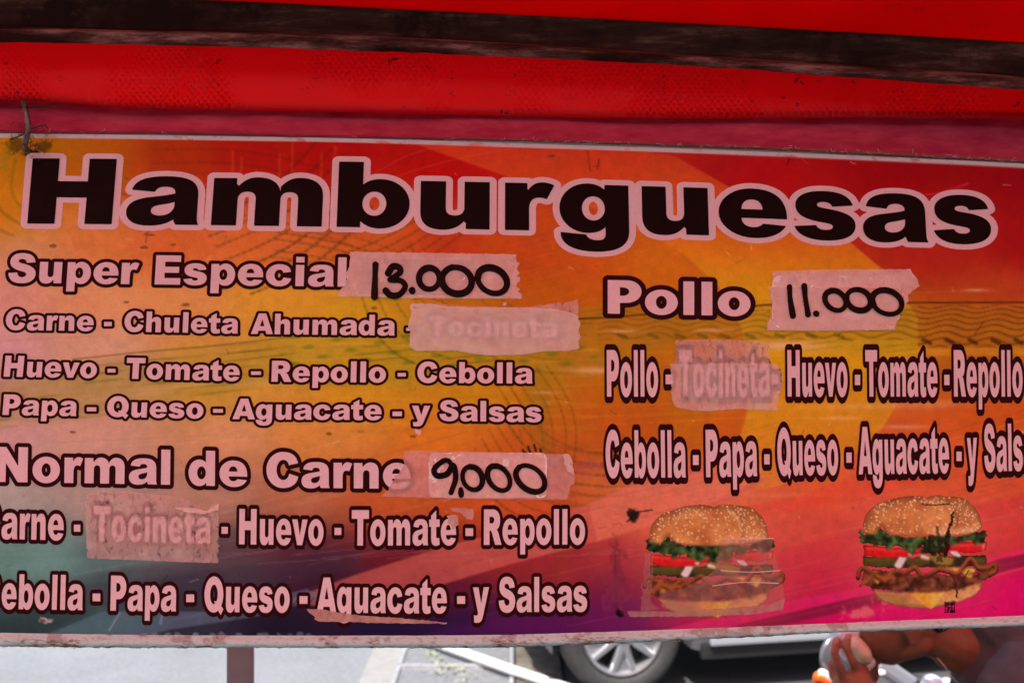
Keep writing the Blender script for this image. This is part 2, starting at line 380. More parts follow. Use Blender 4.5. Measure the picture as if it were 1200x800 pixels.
SAMP = [  # x, y, displayed colour
 (-60,180,186,98,0),(0,180,182,92,0),(60,175,172,80,0),(120,180,178,70,5),(200,180,165,34,3),(300,180,165,10,3),(400,180,170,3,2),(520,200,170,4,3),(700,190,190,25,15),
 (900,200,165,4,8),(1050,200,150,0,5),(1200,210,145,0,8),(1280,250,150,0,10),
 (0,250,200,100,12),(20,300,205,118,80),(120,285,205,95,45),(200,290,205,80,35),(320,285,208,85,35),(450,280,200,75,25),(520,285,185,45,15),(610,300,190,50,15),(690,310,200,65,15),
 (760,320,205,95,12),(1100,290,175,25,15),(1200,290,160,5,10),(1180,335,180,50,18),(1280,330,180,50,20),
 (0,345,212,118,105),(110,350,216,118,78),(210,352,216,118,66),(320,352,215,125,35),(430,360,200,125,20),(560,355,185,90,10),(640,350,180,75,8),(700,390,180,90,5),(800,395,190,105,8),(1150,385,175,85,15),(1270,390,175,80,15),
 (0,410,205,125,125),(120,408,205,125,100),(250,405,205,120,50),(350,405,200,125,30),(480,420,185,120,15),(660,440,180,105,15),(720,440,185,105,10),(800,490,190,100,10),(1010,400,205,125,15),(1200,400,185,90,20),
 (0,455,190,118,100),(130,455,190,120,80),(260,458,200,125,40),(420,458,200,118,20),(560,460,200,115,15),(640,470,195,95,12),(700,480,195,80,15),(760,495,200,75,15),(860,500,205,85,20),(1180,490,205,75,20),(1280,490,200,70,20),
 (0,505,208,130,125),(120,505,208,130,110),(260,508,212,125,85),(380,508,212,115,50),(520,510,212,100,25),(620,510,200,80,20),(680,540,190,75,25),(700,560,205,90,40),
 (0,580,175,140,130),(120,585,180,130,118),(250,585,185,115,95),(350,590,185,95,65),(450,590,200,80,35),(550,590,205,75,25),(640,590,200,70,30),(700,585,210,90,45),
 (0,645,104,124,114),(60,650,110,132,125),(200,648,104,92,90),(270,645,90,58,64),(360,645,84,30,44),(460,648,112,22,34),(560,650,150,34,34),(650,655,150,34,38),(720,650,170,45,50),(760,600,225,95,65),
 (0,690,78,96,90),(60,730,44,54,58),(0,735,42,52,54),(120,670,74,76,80),(220,680,64,46,58),(220,735,46,40,54),(330,735,26,14,34),(380,690,56,16,40),(450,735,28,12,46),(540,738,38,10,56),(520,690,96,16,46),(640,735,68,10,60),(720,700,116,22,54),(740,735,110,15,70),
 (850,560,222,105,60),(950,560,215,80,40),(1100,560,212,78,38),(1230,580,210,70,35),(930,620,214,72,54),(980,640,206,62,52),(950,670,190,35,55),(1180,620,215,70,45),(1190,660,200,30,50),(980,700,205,15,80),(900,725,190,10,75),(1000,718,205,5,80),(1100,715,215,5,88),(1200,700,218,5,88),(1200,680,205,15,70),(830,735,170,10,70),(1280,700,215,5,85)]
sp = np.array(SAMP, float); L = lin(sp[:, 2:])
cgx = np.linspace(XL, XR, 150); cgy = np.linspace(140, 760, 90); CX, CY = np.meshgrid(cgx, cgy)
d2 = ((CX[..., None]-sp[:, 0])**2*.6+(CY[..., None]-sp[:, 1])**2*1.6)+260
wgt = d2**-1.9; base = (wgt @ sp[:, 2:])/wgt.sum(-1, keepdims=True)
base = blur(base, 1)
def sample(A, X, Y):
    i = np.clip((X-cgx[0])/(cgx[1]-cgx[0]), 0, 148.99); j = np.clip((Y-cgy[0])/(cgy[1]-cgy[0]), 0, 88.99)
    a = i.astype(int); b = j.astype(int); u = (i-a)[..., None]; v = (j-b)[..., None]
    return (A[b, a]*(1-u)+A[b, a+1]*u)*(1-v)+(A[b+1, a]*(1-u)+A[b+1, a+1]*u)*v
C = sample(base, GX, GY)
# the great pale ring behind the right column
ring = [(470,163),(540,188),(600,209),(680,238),(740,262),(800,297),(842,335),(868,382),(880,430),(876,480),(862,530),(838,562),(900,572),(990,545),(1035,500),(1062,455),(1078,412),(1075,372),(1045,325),(985,274),(920,245),(860,222),(790,183),(700,168)]
rc = np.stack([np.interp(GY, [170, 230, 290, 340, 420, 520, 580], v) for v in ([195,203,208,212,208,212,216],[42,62,92,128,128,118,108],[18,18,15,18,14,24,45])], -1)
m = pmask(GX, GY, ring, 1.2); C = C*(1-m[..., None]*.85)+rc*(m*.85)[..., None]
m = pmask(GX, GY, [(600,209),(680,238),(740,262),(800,297),(842,335),(868,382),(880,430),(876,480),(862,530),(700,520),(640,400),(560,290)], 1.5)
C = over(C, m, (185, 70, 12), .30)
# perspective field rows with dotted greens
m = pmask(GX, GY, [(-84,470),(0,452),(120,425),(250,408),(400,388),(560,372),(690,362),(900,356),(1075,356),(1075,412),(960,410),(800,396),(700,440),(620,436),(480,452),(300,452),(150,482),(0,500)], 7)
C = over(C, m, (150, 112, 28), .30)
ph = (GY-400+.085*GX)*(.62+.0003*GX)+3.2*fbm(GX, GY, 90, 3, 2)
rows = np.clip(np.sin(ph)*1.6-.35, 0, 1)*np.clip((fbm(GX, GY, 26, 9, 3, 2.4)-.42)*5, 0, 1)
C = over(C, m*rows, (96, 84, 8), .42)
dots = np.clip(np.sin(GX*.118+GY*.10)*np.sin(GY*.30-GX*.02)*2-.9, 0, 1)*pmask(GX, GY, [(330,395),(470,385),(700,405),(700,430),(560,440),(330,432)], 4)
C = over(C, dots, (92, 96, 10), .55)
C = over(C, smask(GX, GY, curve([(85,421),(170,412),(250,405),(330,396),(420,387)]), 1.6, 1.5), (105, 78, 12), .65)
C = over(C, smask(GX, GY, [(0,487),(120,466),(220,452),(330,447)], 5, 9), (225, 150, 120), .30)
for y0, a in ((404, .35), (468, .25), (482, .2), (496, .2)):
    C = over(C, smask(GX, GY, [(390, y0-2), (700, y0+6)], 2, 5), (225, 150, 40), a)
# right column: horizon line, scalloped contour rows
C = over(C, smask(GX, GY, [(670,374),(712,372),(900,357),(1075,354.5),(1290,354)], 2.2, 1.3), (80, 28, 0), .8)
for (xa, xb, ya, yb, a) in ((1075, 1290, 357, 408, .6), (700, 1075, 362, 398, .30), (915, 1075, 360, 398, .12)):
    mm = pmask(GX, GY, [(xa,ya),(xb,ya),(xb,yb),(xa,yb)], 1.0)
    C = over(C, mm, (168, 84, 12), .35*a/.6)
    q = np.sin((GY-356)*.95*(1.25-.006*(GY-356))+2.6*np.cos((GX+.4*(GY-356))*2*PI/56.)+GX*.004)
    C = over(C, mm*np.clip(q*1.7-.2, 0, 1), (78, 42, 4), a*.75)
for k in range(9):
    x = 725+k*31+6*math.sin(k); C = over(C, smask(GX, GY, [(x, 392), (x+9, 395)], 4, 3), (70, 50, 0), .5)
for k in range(5):
    x = 1082+k*27; C = over(C, smask(GX, GY, [(x, 398), (x+8, 402)], 4.5, 3), (60, 20, 0), .7)
C = over(C, pmask(GX, GY, [(1075,407),(1290,405),(1290,416),(1075,417)], 2), (215, 120, 25), .55)
# wire-mesh curves in the upper left and between the columns
r = np.random.default_rng(5)
def bundle(org, ang, n, gap, length, bend, wd, col, al, dash=True):
    global C
    for k in range(n):
        ox = org[0]+k*gap*math.sin(ang)*-1+r.normal(0, 1); oy = org[1]+k*gap*math.cos(ang)+r.normal(0, 1)
        t = np.linspace(0, 1, 26); xs = ox+t*length*math.cos(ang)-bend*np.sin(t*PI)*math.sin(ang); ys = oy+t*length*math.sin(ang)+bend*np.sin(t*PI)*math.cos(ang)
        pts = np.stack([xs, ys], 1)
        mk = smask(GX, GY, pts, wd*1.2, 2.8)
        if dash: mk = mk*(.78+.22*np.clip(np.sin((GX*math.cos(ang)+GY*math.sin(ang))*.8+k)*1.6, -1, 1))
        C = over(C, mk, np.array(col)*.7, min(1, al*1.05)*(.5+.5*r.random()))
bundle((235,262), -.62, 7, 17, 175, 14, 2.2, (72,30,4), .55)
bundle((180,176), .16, 6, 15, 250, -16, 1.8, (84,34,4), .45)
bundle((120,182), .5, 3, 18, 90, 9, 2, (96,60,2), .35)
bundle((330,262), .30, 5, 10, 200, -10, 1.8, (96,58,6), .45)
bundle((390,300), -.48, 5, 12, 150, 8, 2, (105,48,6), .45)
bundle((480,285), .8, 5, 20, 130, 22, 2, (95,52,6), .42)
bundle((600,455), .55, 8, 14, 150, 26, 2, (120,60,8), .5)
bundle((640,430), 1.35, 6, 13, 130, -18, 1.8, (120,66,8), .42)
bundle((560,330), .35, 5, 16, 140, 16, 1.6, (110,60,6), .4)
bundle((640,520), .12, 6, 12, 110, 6, 1.6, (125,56,12), .42)
bundle((20,185), 1.1, 3, 22, 80, 22, 3, (128,104,6), .35, False)
for x, y, h in ((273,178,45),(283,185,40),(328,180,30),(343,168,40),(377,180,30),(393,172,25),(300,200,20)):
    C = over(C, smask(GX, GY, [(x, y), (x-1, y+h)], 2, 3.5), (205,70,20), .45)
for k in range(9):
    a, b = 560+6*k, 300+12*k; C = over(C, smask(GX, GY, curve([(a-70+6*k, b+20), (a+60, b-10), (a+250, b-62)]), 1.0, 1.2), (215, 90, 40), .22)
for a in (((435,205),(490,178),(560,168)), ((440,215),(520,190),(610,172)), ((590,290),(700,262),(760,250)), ((620,250),(700,236),(780,240)), ((1060,240),(1100,232),(1135,215))):
    C = over(C, smask(GX, GY, curve(a), 1.6, 1.4), (205, 60, 40), .35)
C = over(C, pmask(GX, GY, [(618,440),(638,440),(648,470),(640,500),(655,545),(640,560),(630,520),(612,490)], 6), (120, 96, 12), .28)
C = over(C, pmask(GX, GY, [(620,545),(650,522),(672,540),(668,700),(652,700),(660,580)], 6), (150, 60, 30), .25)
# lens-like pale glints of the print
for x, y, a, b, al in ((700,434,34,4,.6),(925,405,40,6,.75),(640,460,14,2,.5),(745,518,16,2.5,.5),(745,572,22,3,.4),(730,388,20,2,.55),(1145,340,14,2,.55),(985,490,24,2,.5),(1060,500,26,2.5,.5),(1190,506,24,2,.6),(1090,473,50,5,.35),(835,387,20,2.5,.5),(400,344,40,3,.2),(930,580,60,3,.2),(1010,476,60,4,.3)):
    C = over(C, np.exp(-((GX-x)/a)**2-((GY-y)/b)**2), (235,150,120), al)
# slanting bands of the lower half
C = over(C, pmask(GX, GY, [(395,712),(330,705),(420,672),(520,640),(640,610),(700,585),(800,545),(900,560),(860,585),(790,606),(700,634),(600,660),(500,690)], 1.5), (206, 84, 74), .72)
C = over(C, pmask(GX, GY, [(690,590),(760,560),(900,545),(870,572),(800,604),(700,634)], 2), (232, 112, 78), .5)
for k in range(26):
    x = 430+k*16; C = over(C, smask(GX, GY, [(x, 690-k*4.2), (x+9, 688-k*4.2)], 1.4, 1.4), (150, 50, 50), .35)
C = over(C, pmask(GX, GY, [(50,745),(120,716),(240,716),(360,690),(380,700),(300,722),(200,737),(160,748)], 1.3), (98, 95, 118), .65)
C = over(C, pmask(GX, GY, [(50,745),(120,712),(200,728),(120,748)], 6), (70, 104, 100), .35)
C = over(C, pmask(GX, GY, [(0,690),(180,678),(330,655),(420,640),(420,668),(300,690),(150,706),(0,716)], 3), (52, 42, 60), .30)
C = over(C, pmask(GX, GY, [(-84,668),(60,655),(230,640),(230,650),(90,676),(-84,690)], 4), (120, 150, 140), .30)
for k in range(11):
    x = 300+k*17; C = over(C, smask(GX, GY, [(x, 700), (x-42, 745)], 1.6, 1.6), (28, 14, 38), .5)
for k in range(16):
    x = 150+k*38; y = 652+r.normal(0, 3); C = over(C, smask(GX, GY, [(x, y), (x+95, y-4-10*r.random())], 1.0, 1.3), (165, 110, 115), .3)
C = over(C, pmask(GX, GY, [(500,745),(560,724),(700,700),(760,700),(760,745)], 6), (100, 18, 82), .45)
C = over(C, pmask(GX, GY, [(860,597),(940,580),(1010,556),(1120,553),(1010,583),(930,598),(860,612)], 1.5), (222, 62, 42), .55)
C = over(C, pmask(GX, GY, [(860,660),(930,640),(1010,622),(1290,560),(1290,640),(1180,652),(1000,690),(880,716),(830,722)], 2), (206, 40, 58), .40)
C = over(C, pmask(GX, GY, [(760,742),(880,712),(1000,690),(1290,620),(1290,646),(1160,676),(1010,706),(860,745)], 1.5), (232, 30, 96), .60)
C = over(C, pmask(GX, GY, [(818,745),(880,728),(1000,700),(1090,683),(1170,655),(1290,630),(1290,641),(1180,668),(1095,693),(1010,712),(900,735),(860,748)], 1.2), (128, 16, 52), .85)
C = over(C, pmask(GX, GY, [(1070,700),(1290,650),(1290,745),(900,748),(1000,714)], 5), (220, 2, 92), .75)
C = over(C, pmask(GX, GY, [(900,560),(1290,480),(1290,520),(1120,552),(1000,560)], 6), (225, 95, 45), .3)
for k in range(70):      # long soft brush lines following the sweep of the lower print
    x0 = r.uniform(-40, 1200); y0 = r.uniform(540, 735); ln = r.uniform(80, 320)
    C = over(C, smask(GX, GY, curve([(x0, y0), (x0+ln*.5, y0-ln*.09-4), (x0+ln, y0-ln*.24)], 14), 1.2, 2.4), (255, 190, 170) if r.random() < .6 else (70, 10, 30), .09)
for k in range(50):
    x0 = r.uniform(-40, 1250); y0 = r.uniform(330, 540); ln = r.uniform(60, 260)
    C = over(C, smask(GX, GY, [(x0, y0), (x0+ln, y0-ln*.05)], 1.2, 2.6), (250, 190, 110) if r.random() < .5 else (120, 60, 10), .10)
# burger halos
for cx, cy in ((836, 660), (1083, 645)):
    C = over(C, np.exp(-(((GX-cx)/92)**4+((GY-cy)/74)**4)), (228, 95, 80), .38)
# print mottling
C = C*(.94+.12*fbm(GX, GY, 9, 40, 4)[..., None])*(.95+.10*fbm(GX, GY, 130, 60, 3)[..., None])
# dark stains, worn marks and scratches that belong to the sheet
def spot(x, y, a, b, col, al, seed=1):
    global C
    q = np.hypot((GX-x)/a, (GY-y)/b)+(fbm(GX, GY, 7, seed, 4)-.5)*1.7
    C = over(C, np.clip((1-q)*2.5, 0, 1), col, al)
spot(38, 180, 15, 6, (10,4,2), .9); spot(20, 168, 15, 12, (60,35,5), .6, 4); spot(52, 172, 9, 10, (50,25,5), .55, 6); spot(5, 186, 8, 14, (140,90,30), .4, 8)
spot(742, 604, 7, 10, (20,8,8), .9, 11); C = over(C, smask(GX, GY, [(735,611),(746,600),(764,597)], 1.6, 1), (15,5,5), .85)
spot(724, 660, 10, 44, (105,25,45), .45, 13); spot(725, 717, 6, 5, (12,2,10), .95, 15); C = over(C, smask(GX, GY, [(721,650),(722,720)], 1.2, 1.4), (90,25,50), .6)
spot(722, 690, 18, 26, (150,50,70), .35, 17)
spot(548, 540, 4, 9, (20,5,5), 0, 3)
for x, y in ((613,527),(619,523),(626,521),(633,526),(616,530)): C = over(C, smask(GX, GY, [(x, y), (x+2, y+7)], 2.6, 1.4), (22,8,4), .85)
for x, y in ((205,287),(130,262),(65,288),(170,290),(176,275),(148,354),(218,357),(440,361),(85,506),(500,475),(488,511),(1001,549),(385,508),(650,183),(700,195)):
    spot(x+r.normal(0,2), y, 5, 2, (90,40,20), .6, int(x))
C = over(C, smask(GX, GY, [(172,273),(171,284)], 1, 1.3), (60,30,15), .7); C = over(C, smask(GX, GY, [(176,270),(168,276)], 1, 1.3), (60,30,15), .6)
C = over(C, smask(GX, GY, [(168,712),(196,674)], 1.0, 1.2), (30,20,30), .7); C = over(C, smask(GX, GY, [(128,738),(140,718)], 2, 2), (170,160,175), .5); C = over(C, smask(GX, GY, [(188,730),(190,720)], 2.4, 2), (160,150,175), .5)
C = over(C, smask(GX, GY, curve([(688,170),(690,190),(692,200)]), 1.4, 2), (110,15,5), .6); C = over(C, smask(GX, GY, [(702,187),(700,198)], 1.3, 1), (50,5,0), .7)
C = over(C, smask(GX, GY, [(929,178),(922,193)], 1.0, 1), (30,0,0), .8)
C = over(C, smask(GX, GY, curve([(1085,228),(1100,226),(1134,215)]), 1.2, 1), (230,40,70), .6)
C = over(C, smask(GX, GY, [(1152,378),(1142,392)], 1.0, 1), (70,15,0), .7)
for k in range(150):
    x, y = r.uniform(0, 1240), r.uniform(180, 735); a = r.uniform(0, PI); l = r.uniform(1, 12)
    C = over(C, smask(GX, GY, [(x, y), (x+l*math.cos(a), y+l*math.sin(a)*.6)], .8, 1.2), (60,25,15) if r.random() < .55 else (245,190,170), r.uniform(.15, .5))
spot(52, 727, 8, 4, (215,165,165), .8, 21); spot(52, 727, 5, 2, (90,30,40), .7, 22)
for k in range(16): spot(170+k*13+r.normal(0,3), 743, 5, 3, (150,130,135), .5, 30+k)
spot(1010, 718, 26, 9, (235,120,100), .6, 51); spot(1040, 700, 22, 7, (225,130,110), .5, 52); spot(700, 545, 26, 5, (150,50,60), .6, 53); spot(690, 553, 20, 14, (185,80,60), .4, 54)
C = np.clip(C, 0, 255)
# the white margin line printed along the top, with its dirt
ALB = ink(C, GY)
lm = np.clip(3.3-np.abs(GY-smooth_interp(GX, LINE)), 0, 1)
lm = lm*(1-.5*np.clip((fbm(GX, GY, 8, 77, 4, 2)-.62)*8, 0, 1))
ALB = ALB*(1-lm[..., None])+np.array([.74, .72, .72])*lm[..., None]

# ------------------------------------------------------------------ sign materials
def vinyl(name, rough=.42, attr=None, base=(.8,.8,.8), grime=.25, grime_col=(.10,.06,.05), spec=.35, cell=70):
    m, t, b = nmat(name, base, rough, 0, spec)
    v = mapping(t, (1,1,1)); n1 = noise(t, 38, 8, .7, v); n2 = noise(t, 420, 3, .6, v)
    if attr:
        a = t.nodes.new('ShaderNodeAttribute'); a.attribute_name = attr; col = a.outputs['Color']
    else: col = base
    r1 = ramp(t, n1.outputs[0], [(.56, (0,0,0)), (.78, (grime,)*3)])
    c = mix(t, r1.outputs[0], col, grime_col)
    r2 = ramp(t, n2.outputs[0], [(.3, (.90,.90,.90)), (.7, (1,1,1))]); c = mix(t, 1., c, r2.outputs[0], 'MULTIPLY')
    sc = noise(t, 90, 2, .5, mapping(t, (.25,1,7), (0,.12,0))); r3 = ramp(t, sc.outputs[0], [(.70, (0,0,0)), (.735, (.35,.35,.35)), (.77, (0,0,0))])
    t.links.new(c, b.inputs['Base Color'])
    rr = ramp(t, n1.outputs[0], [(.3, (rough-.08,)*3), (.7, (rough+.18,)*3)]); t.links.new(rr.outputs[0], b.inputs['Roughness'])
    n3 = noise(t, 24, 6, .6, v); ad = t.nodes.new('ShaderNodeMath'); ad.operation = 'ADD'
    ml = t.nodes.new('ShaderNodeMath'); ml.operation = 'MULTIPLY'; ml.inputs[1].default_value = .03; t.links.new(sc.outputs[0], ml.inputs[0])
    t.links.new(n3.outputs[0], ad.inputs[0]); t.links.new(ml.outputs[0], ad.inputs[1]); bump(t, b, ad.outputs[0], .30, .0012)
    return m
M_print = vinyl('printed_vinyl', rough=.55, attr='print_colour', grime=.12, spec=.10)
M_dark = vinyl('dark_ink', rough=.55, base=(.030,.002,.003), grime=.14, grime_col=(.09,.03,.03), spec=.08)
M_black = vinyl('black_ink', rough=.58, base=(.010,.0012,.0012), grime=.10, grime_col=(.07,.02,.02), spec=.08)
M_white = vinyl('pale_ink', rough=.55, base=(.87,.69,.71), grime=.20, grime_col=(.38,.26,.25), spec=.2)
M_hem = speckled('magenta_hem', (.42,.014,.055), (.58,.05,.10), 22, .6, spec=.15, bstr=.3, bdist=.001, vecscale=(1,1,4))

sign = empty('hanging_banner', P(600, 740, 1.10), 'long printed menu banner with heading Hamburguesas above two columns of lettering', 'banner')
idx = np.arange(GX.size).reshape(GX.shape)
quads = np.stack([idx[:-1, :-1], idx[1:, :-1], idx[1:, 1:], idx[:-1, 1:]], -1).reshape(-1, 4)
def grid_mesh(name, X, Y, off, colour, m, parent, keep=None, label=None):
    ii = np.arange(X.size).reshape(X.shape)
    q = np.stack([ii[:-1, :-1], ii[1:, :-1], ii[1:, 1:], ii[:-1, 1:]], -1)
    q = q[keep] if keep is not None else q.reshape(-1, 4)
    co = onsheet(X.ravel(), Y.ravel(), off)
    if keep is not None:
        used, inv = np.unique(q, return_inverse=True); q = inv.reshape(-1, 4); co = co[used]
        colour = None if colour is None else colour.reshape(-1, 3)[used]
    me = bpy.data.meshes.new(name); n = len(co)
    me.vertices.add(n); me.vertices.foreach_set('co', co.astype(np.float32).ravel())
    me.loops.add(q.size); me.loops.foreach_set('vertex_index', q.astype(np.int32).ravel())
    me.polygons.add(len(q)); me.polygons.foreach_set('loop_start', np.arange(0, q.size, 4, dtype=np.int32))
    me.polygons.foreach_set('loop_total', np.full(len(q), 4, np.int32))
    me.update(calc_edges=True); me.validate()
    if colour is not None:
        at = me.color_attributes.new('print_colour', 'FLOAT_COLOR', 'POINT')
        c4 = np.ones((n, 4), np.float32); c4[:, :3] = colour.reshape(-1, 3); at.data.foreach_set('color', c4.ravel())
    return link(name, me, m, parent, True, False, label)
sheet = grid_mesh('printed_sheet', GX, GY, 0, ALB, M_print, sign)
# back face of the sheet, so it has a thickness
bx = np.linspace(XL, XR, 120); by = np.linspace(0, 1, 40)
BX = np.tile(bx, (40, 1)); BY = (smooth_interp(bx, [(a, b-34) for a, b in TOP]))[None]*(1-by[:, None])+(smooth_interp(bx, BOT)+2)[None]*by[:, None]
grid_mesh('backing', BX, BY, -.0022, None, speckled('grey_backing', (.30,.29,.28), (.42,.40,.39), 12, .7), sign)
# magenta upper hem: folded band above the printed sheet, with the stitched lip under it
def band(name, ya, yb, off0, off1, bulge, m, n=7, label=None, jit=0, x0=XL, x1=XR, nx=180):
    xs = np.linspace(x0, x1, nx); rows_ = []
    rr = np.random.default_rng(3)
    for k in range(n):
        t = k/(n-1); y = ya(xs)*(1-t)+yb(xs)*t
        if jit and k == n-1: y = y+rr.normal(0, jit, nx)
        rows_.append([Vector(v) for v in onsheet(xs, y, off0*(1-t)+off1*t+bulge*math.sin(PI*t))])
    v, f = quad_rows(rows_); f = [q[::-1] for q in f]
    return mesh_obj(name, v, f, m, sign, True, label=label)
band('upper_hem', lambda x: np.minimum(interp(x, TOP)-26, smooth_interp(x, FB)-5), lambda x: smooth_interp(x, TOP)+1.5, .0005, .0008, .0018, M_hem)
M_lip = speckled('worn_brown_lip', (.30,.010,.014), (.30,.10,.09), 60, .6, bstr=.5, vecscale=(.4,1,2))
band('hem_lip', lambda x: smooth_interp(x, TOP), lambda x: smooth_interp(x, LINE)-5.2+1.4*np.clip((x-900)/200, 0, 1), .0016, .0006, .001, M_lip, 5)
# frayed threads along the lip
bm = bmesh.new(); rr = random.Random(4)
for k in range(85):
    x = rr.choice([rr.gauss(900, 90), rr.uniform(0, 1200), rr.gauss(1110, 60), rr.gauss(650, 60)]); y = float(smooth_interp(x, TOP))+rr.uniform(0, 4)
    n = 4; a = rr.uniform(-.4, .4)+(PI if rr.random() < .5 else 0); pts = []
    for j in range(n): pts.append(Vector(onsheet(x, y, .003+.0006*j))); x += 2.6*math.cos(a)*rr.uniform(.4, 1.4); y += 2.2*math.sin(a); a += rr.gauss(0, .8)
    tube(bm, pts, .00022, 4, False)
bm_obj('frayed_thread', bm, speckled('thread', (.55,.42,.42), (.7,.6,.58), 40, .8), sign)['kind'] = 'stuff'

# ------------------------------------------------------------------ lettering
ROW = {
 'head': ([(31,262),(232,263.7),(377,265.6),(573,269),(737,273),(831,275.8),(923,279),(1003,281.8),(1088,284.2),(1162,285.6)], 76.5),
 'A': ([(0,331),(181,333.2),(405,335.8)], 34.2), 'B': ([(0,386.3),(145,388.4),(290,391),(462,393),(654,395.5)], 24),
 'C': ([(0,441),(148,443.5),(318,447),(452,448),(624,449.2)], 24.5), 'D': ([(0,485.8),(125,488),(272,490.8),(447,492),(634,494.5)], 24),
 'E': ([(0,564.3),(199,567.7),(312,570.5),(481,572.5)], 41), 'F': ([(0,631),(130,634),(280,637.3),(412,638.8),(567,638),(686,637.5)], 41.5),
 'G': ([(0,713),(130,714.9),(300,717),(371,717.2),(523,718),(584,717),(688,716)], 41), 'H': ([(712,367.3),(880,370.3)], 39.3),
 'I': ([(700,464.5),(1200,464.5)], 54.5), 'J': ([(710,559.5),(827,558.8),(911,557),(1006,555.5),(1112,553.8),(1200,551)], 55.5)}
OUT = {'head': (8, 6.2, 0), 'A': (4, 4, 0), 'B': (3.3, 3.1, 0), 'C': (3.3, 3.1, 0), 'D': (3.3, 3.1, 0), 'E': (4.6, 5, 0), 'F': (3.4, 5, 0),
       'G': (3.4, 5, .3), 'H': (6, 5.6, 0), 'I': (2.9, 7.3, .3), 'J': (2.9, 7.3, .3)}
LEAN = {'head': [(30,.085),(240,.075),(400,.04),(600,0),(800,-.03),(1160,-.055)], 'A': [(0,.075),(180,.06),(405,.03)], 'B': [(0,.06),(650,.01)], 'C': [(0,.10),(200,.05),(640,0)],
        'D': [(0,.08),(200,.05),(640,0)], 'E': [(0,.02),(480,0)], 'F': [(0,.02),(690,0)], 'G': [(0,.03),(690,0)], 'H': [(700,0),(880,0)], 'I': [(0,0),(1200,-.01)], 'J': [(0,0),(1200,-.02)]}
def place_word(txt, row, knots):
    """knots: (letter index, 'L'|'R', pixel x) of ink edges"""
    adv = []; x = 0
    for ch in txt: adv.append(x); x += G[ch][0]
    ext = {}
    def ink_edge(i, s):
        a = np.concatenate([c for g in G[txt[i]][1] for c in g])[:, 0]
        return adv[i]+(a.min() if s == 'L' else a.max())
    kn = sorted((ink_edge(i % len(txt), s), px) for i, s, px in knots)
    bl, cap = ROW[row]; out = []
    for i, ch in enumerate(txt):
        for g in G[ch][1]:
            cs = []
            for c in g:
                c2 = []
                for k in range(len(c)):      # densify so curves of the baseline bend the strokes
                    c2.append(c[k])
                c2 = np.array(c2); X = interp(adv[i]+c2[:, 0], kn); hgt = c2[:, 1]/716*cap
                Y = smooth_interp(np.clip(X, bl[0][0], bl[-1][0]), bl) if len(bl) > 2 else interp(X, bl)
                X = X+hgt*interp(X, LEAN[row]); cs.append(np.stack([X, Y-hgt], 1))
            out.append(cs)
    return out
